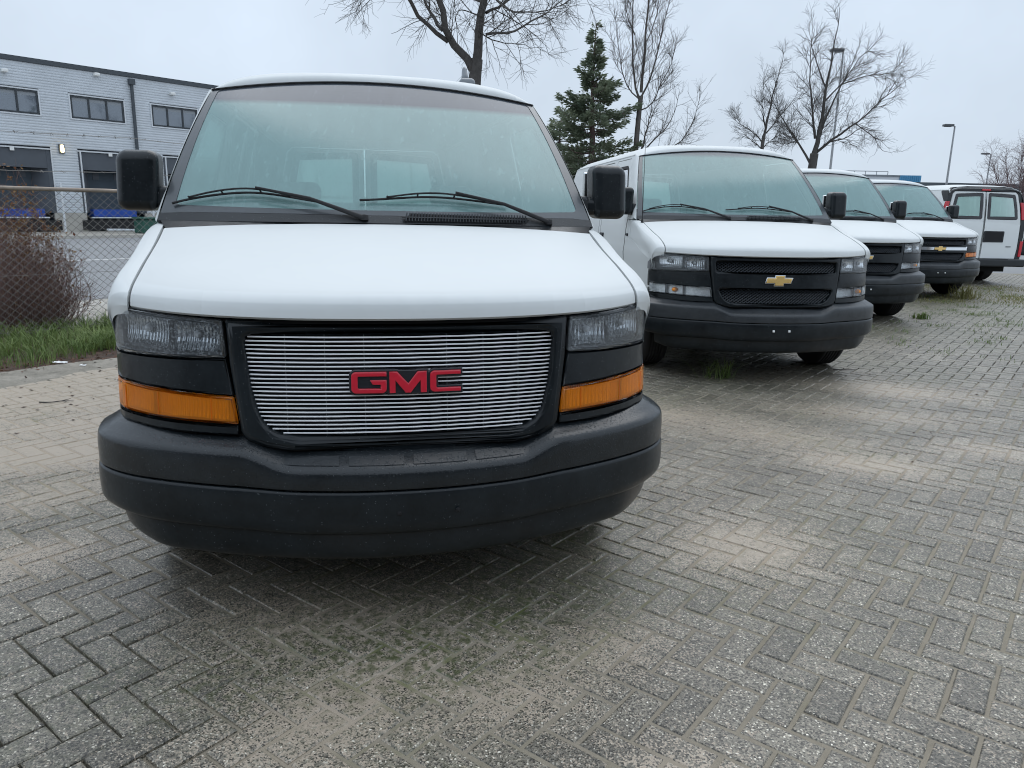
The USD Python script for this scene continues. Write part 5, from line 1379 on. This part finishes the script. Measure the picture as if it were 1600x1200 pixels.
nn = np.cross(dv, rg.normal(0, .3, (n, 3)) + [0, 0, 1]); nn /= np.linalg.norm(nn, axis=1, keepdims=True)
ln = rg.uniform(.02, .05, (n, 1))
V = np.stack([c, c + dv * ln * .5 + nn * ln * .3, c + dv * ln, c + dv * ln * .5 - nn * ln * .3], 1)
top('leaf_litter', (V.reshape(-1, 3), np.arange(n * 4).reshape(-1, 4)), 'leaf_litter', 'dead brown leaves lying along the verge edge', 'leaves', kind='stuff')
for lb, x, y, sz in (('crumpled scrap of white paper on the leaf litter at the left', -3.86, 6.30, .055), ('tiny white litter scrap right of the larger paper scrap', -3.62, 6.22, .025)):
    g_ = np.stack(list(np.meshgrid(np.linspace(-1, 1, 7), np.linspace(-.5, .5, 5), indexing='ij')) + [np.zeros((7, 5))], -1) * sz
    g_[..., 2] = .012 + .35 * sz * (meshkit.noise(g_ * 60 + 5) - .2)
    g_ += np.array([x, y, 0])
    top('paper_scrap', grid(g_), 'paper_white', lb, 'litter')
# crumbs of leaf, bark and grit on the paving
n = 420
px_ = np.concatenate([rg.normal(-2.9, .7, 200), rg.uniform(-2, 8, 220)]); py_ = np.concatenate([rg.normal(5.6, .6, 200), rg.uniform(3, 12, 220)])
c = np.column_stack([px_, py_, rg.uniform(.002, .007, n)])
dv = rg.normal(0, 1, (n, 3)) * [1, 1, .12]; dv /= np.linalg.norm(dv, axis=1, keepdims=True)
nn = np.cross(dv, rg.normal(0, .25, (n, 3)) + [0, 0, 1]); nn /= np.linalg.norm(nn, axis=1, keepdims=True)
ln = rg.uniform(.012, .038, (n, 1))
V = np.stack([c, c + dv * ln * .5 + nn * ln * .28, c + dv * ln, c + dv * ln * .5 - nn * ln * .28], 1)
top('leaf_crumbs', (V.reshape(-1, 3), np.arange(n * 4).reshape(-1, 4)), 'soil', 'dark crumbs of leaf and bark scattered over the paving', 'debris', kind='stuff')
for lb, x, y, a in (('short dark twig lying just right of the second van front wheel', 3.02, 6.72, .1), ('thin broken twig on the sandy ground at the left edge', -3.15, 5.05, .35)):
    q = np.linspace(-.5, .5, 6)
    P = np.stack([x + .22 * q * math.cos(a), y + .22 * q * math.sin(a) + .012 * np.sin(9 * q), .008 + 0 * q], -1)
    top('fallen_twig', tubes([P, np.array([P[3], P[3] + [.04, .05, .006]])], [np.linspace(.005, .002, 6), [.003, .0015]], 6), 'bark_dark', lb, 'twig', smooth=True)
# weeds in the joints
def weeds(name, spots_, hgt, wid, material, label):
    P = np.vstack([np.column_stack([rg.normal(x, r, k_), rg.normal(y, r, k_), np.full(k_, -.004)]) for x, y, r, k_ in spots_])
    top(name, blades(P, hgt, wid, .9, rg), material, label, 'weeds', kind='stuff')
sp = []
for i in range(70):
    x = rg.uniform(4.2, 9.6); y = 1.28 * x + rg.normal(2.5, 1.0)
    sp.append((x, y, .05 + .05 * rg.uniform(), int(rg.integers(8, 34))))
weeds('joint_weeds', sp, .05, .006, 'grass_green', 'small green weeds dotted between the paving blocks before the far vans')
sp = []
for i in range(240):
    y = rg.uniform(12.4, 15.6); x = rg.uniform(5.0, 11.5) + (y - 12.4) * .9
    sp.append((x, y, .16, int(rg.integers(20, 60))))
weeds('mossy_grass', sp, .034, .008, 'grass_dry', 'thin yellow green grass spreading over paving in front of the last two vans')
t1 = np.column_stack([rg.normal(1.76, .06, 70), rg.normal(6.30, .04, 70), np.full(70, -.004)])
top('grass_tuft', blades(t1, .17, .007, 1.1, rg), 'grass_green', 'long green grass tuft under the bumper of the second van', 'grass tuft')
t2 = np.column_stack([rg.normal(7.75, .12, 160), rg.normal(13.05, .07, 160), np.full(160, -.004)])
top('grass_tuft', blades(t2, .26, .009, 1., rg), 'grass_dry', 'dry straw coloured grass tuft by the front wheel of the fourth van', 'grass tuft')
t3 = np.column_stack([rg.normal(5.62, .04, 60), rg.normal(10.35, .03, 60), np.full(60, -.004)])
top('grass_tuft', blades(t3, .10, .014, .8, rg), 'grass_green', 'small bright green tuft by the front wheel of the third van', 'grass tuft')

# ------------------------------------------------------------------ lamps and far buildings
def lamp(label, x, y, z, arm, head, r):
    t = thing('street_lamp', label, 'street lamp', (x, y, 0), 0, 'street lamps on the skyline')
    part(t, 'pole', tube([(0, 0, -.1), (0, 0, z * .5), (0, 0, z - .02)], [r * 1.25, r, r * .7], 10), 'lamp_pole', smooth=True)
    part(t, 'arm', tube([(0, 0, z - .06), (-arm * .5, 0, z), (-arm, 0, z + .01)], r * .6, 8), 'lamp_pole', smooth=True)
    v, f = rbox(-arm - head, -arm + .05, -.16, .16, z - .05, z + .08, .04, 3)
    h_ = part(t, 'lamp_head', (v - np.stack([0 * v[:, 0], 0 * v[:, 0], .25 * (v[:, 0] + arm) * 0], -1), f), 'lamp_head', smooth=True)
    part(h_, 'lamp_lens', [rbox(-arm - head * .8, -arm - .05, -.11, .11, z - .065, z - .045, .008, 3)], 'blind', smooth=True)
lamp('tall grey street lamp standing among the branches of the broad bare tree', 13.97, 35, 8.22, .05, .50, .05)
lamp('slender grey street lamp on the skyline above the fourth van', 24.72, 45, 6.36, .15, .50, .06)
lamp('distant thin street lamp on the skyline near the right edge', 45.0, 75, 7.2, .2, .7, .07)
w = thing('flat_roofed_hall', 'white flat hall end with a blue panel just above the fourth van', 'building', (33.2, 70, 0))
part(w, 'wall', [bx(-4, 1.0, 0, 6, -.1, 4.75)], 'far_white')
part(w, 'panel', [bx(1.0, 2.9, -.05, 6, -.1, 4.85)] + [bx(1.0 + .19 * i, 1.06 + .19 * i, -.10, -.05, 0, 4.85) for i in range(10)], 'far_blue')
part(w, 'roof_edge', [bx(-4.1, 1.0, -.1, 6, 4.75, 4.85)], 'far_grey')
part(w, 'roof_rail', [tube([(-4 + i, .2, 4.85), (-4 + i, .2, 5.15)], .03, 5) for i in range(5)] + [tube([(-4, .2, 5.15), (0, .2, 5.15)], .03, 5)], 'far_grey')
w = thing('warehouse', 'long low dark grey warehouse on the skyline behind the last van', 'building', (40., 62, 0))
part(w, 'wall', [bx(-13, 22, 0, 15, -.1, 3.7)], 'far_grey')
part(w, 'roof_edge', [bx(-13.1, 22.1, -.12, 15, 3.7, 3.95)], 'coping_dark')
for i in range(7):
    part(w, 'window', [bx(-11 + 4.6 * i, -8.8 + 4.6 * i, -.03, .02, 1.4, 2.6)], 'office_glass')
c = thing('parked_car', 'distant dark car half hidden behind the last van at the right edge', 'car', (17.2, 24.5, 0), .3, None)
part(c, 'car_body', [rbox(-2.0, 2.0, -.85, .85, .25, .95, .2)], 'glossy_black', smooth=True)
part(c, 'cabin', [rbox(-1.2, 1.0, -.75, .75, .9, 1.42, .22)], 'side_glass', smooth=True)
for sx in (-1.25, 1.25):
    for sy in (-.86, .62):
        wq = part(c, 'wheel', lathe([(sy, 0), (sy, .2), (sy, .31), (sy + .22, .31), (sy + .22, 0)], 24, 'y', (sx, 0, .31)), 'tyre_rubber', smooth=True)
        part(wq, 'rim', lathe([(sy - .01, 0), (sy - .012, .12), (sy - .004, .2)], 20, 'y', (sx, 0, .31)), 'chrome', smooth=True)

# unseen building added behind the photographer to darken low reflections and shade the ground
w = thing('workshop', 'unseen long low dark brick building added behind the photographer to darken reflections', 'building', (0, -9.5, 0), .05)
part(w, 'wall', [bx(-22, 22, -12, 0, -.1, 6.2)], 'brick_dark')
part(w, 'roof_edge', [bx(-22.2, 22.2, -12.2, .15, 6.2, 6.55)], 'coping_dark')
for i in range(9):
    part(w, 'roller_door', [bx(-20 + 4.6 * i, -16.6 + 4.6 * i, -.02, .04, 0, 3.6)] + [bx(-20 + 4.6 * i, -16.6 + 4.6 * i, .04, .055, .3 * j, .3 * j + .25) for j in range(12)], 'dock_grey')
    part(w, 'window', [bx(-19.6 + 4.6 * i, -17.0 + 4.6 * i, .0, .03, 4.4, 5.4)], 'office_glass')
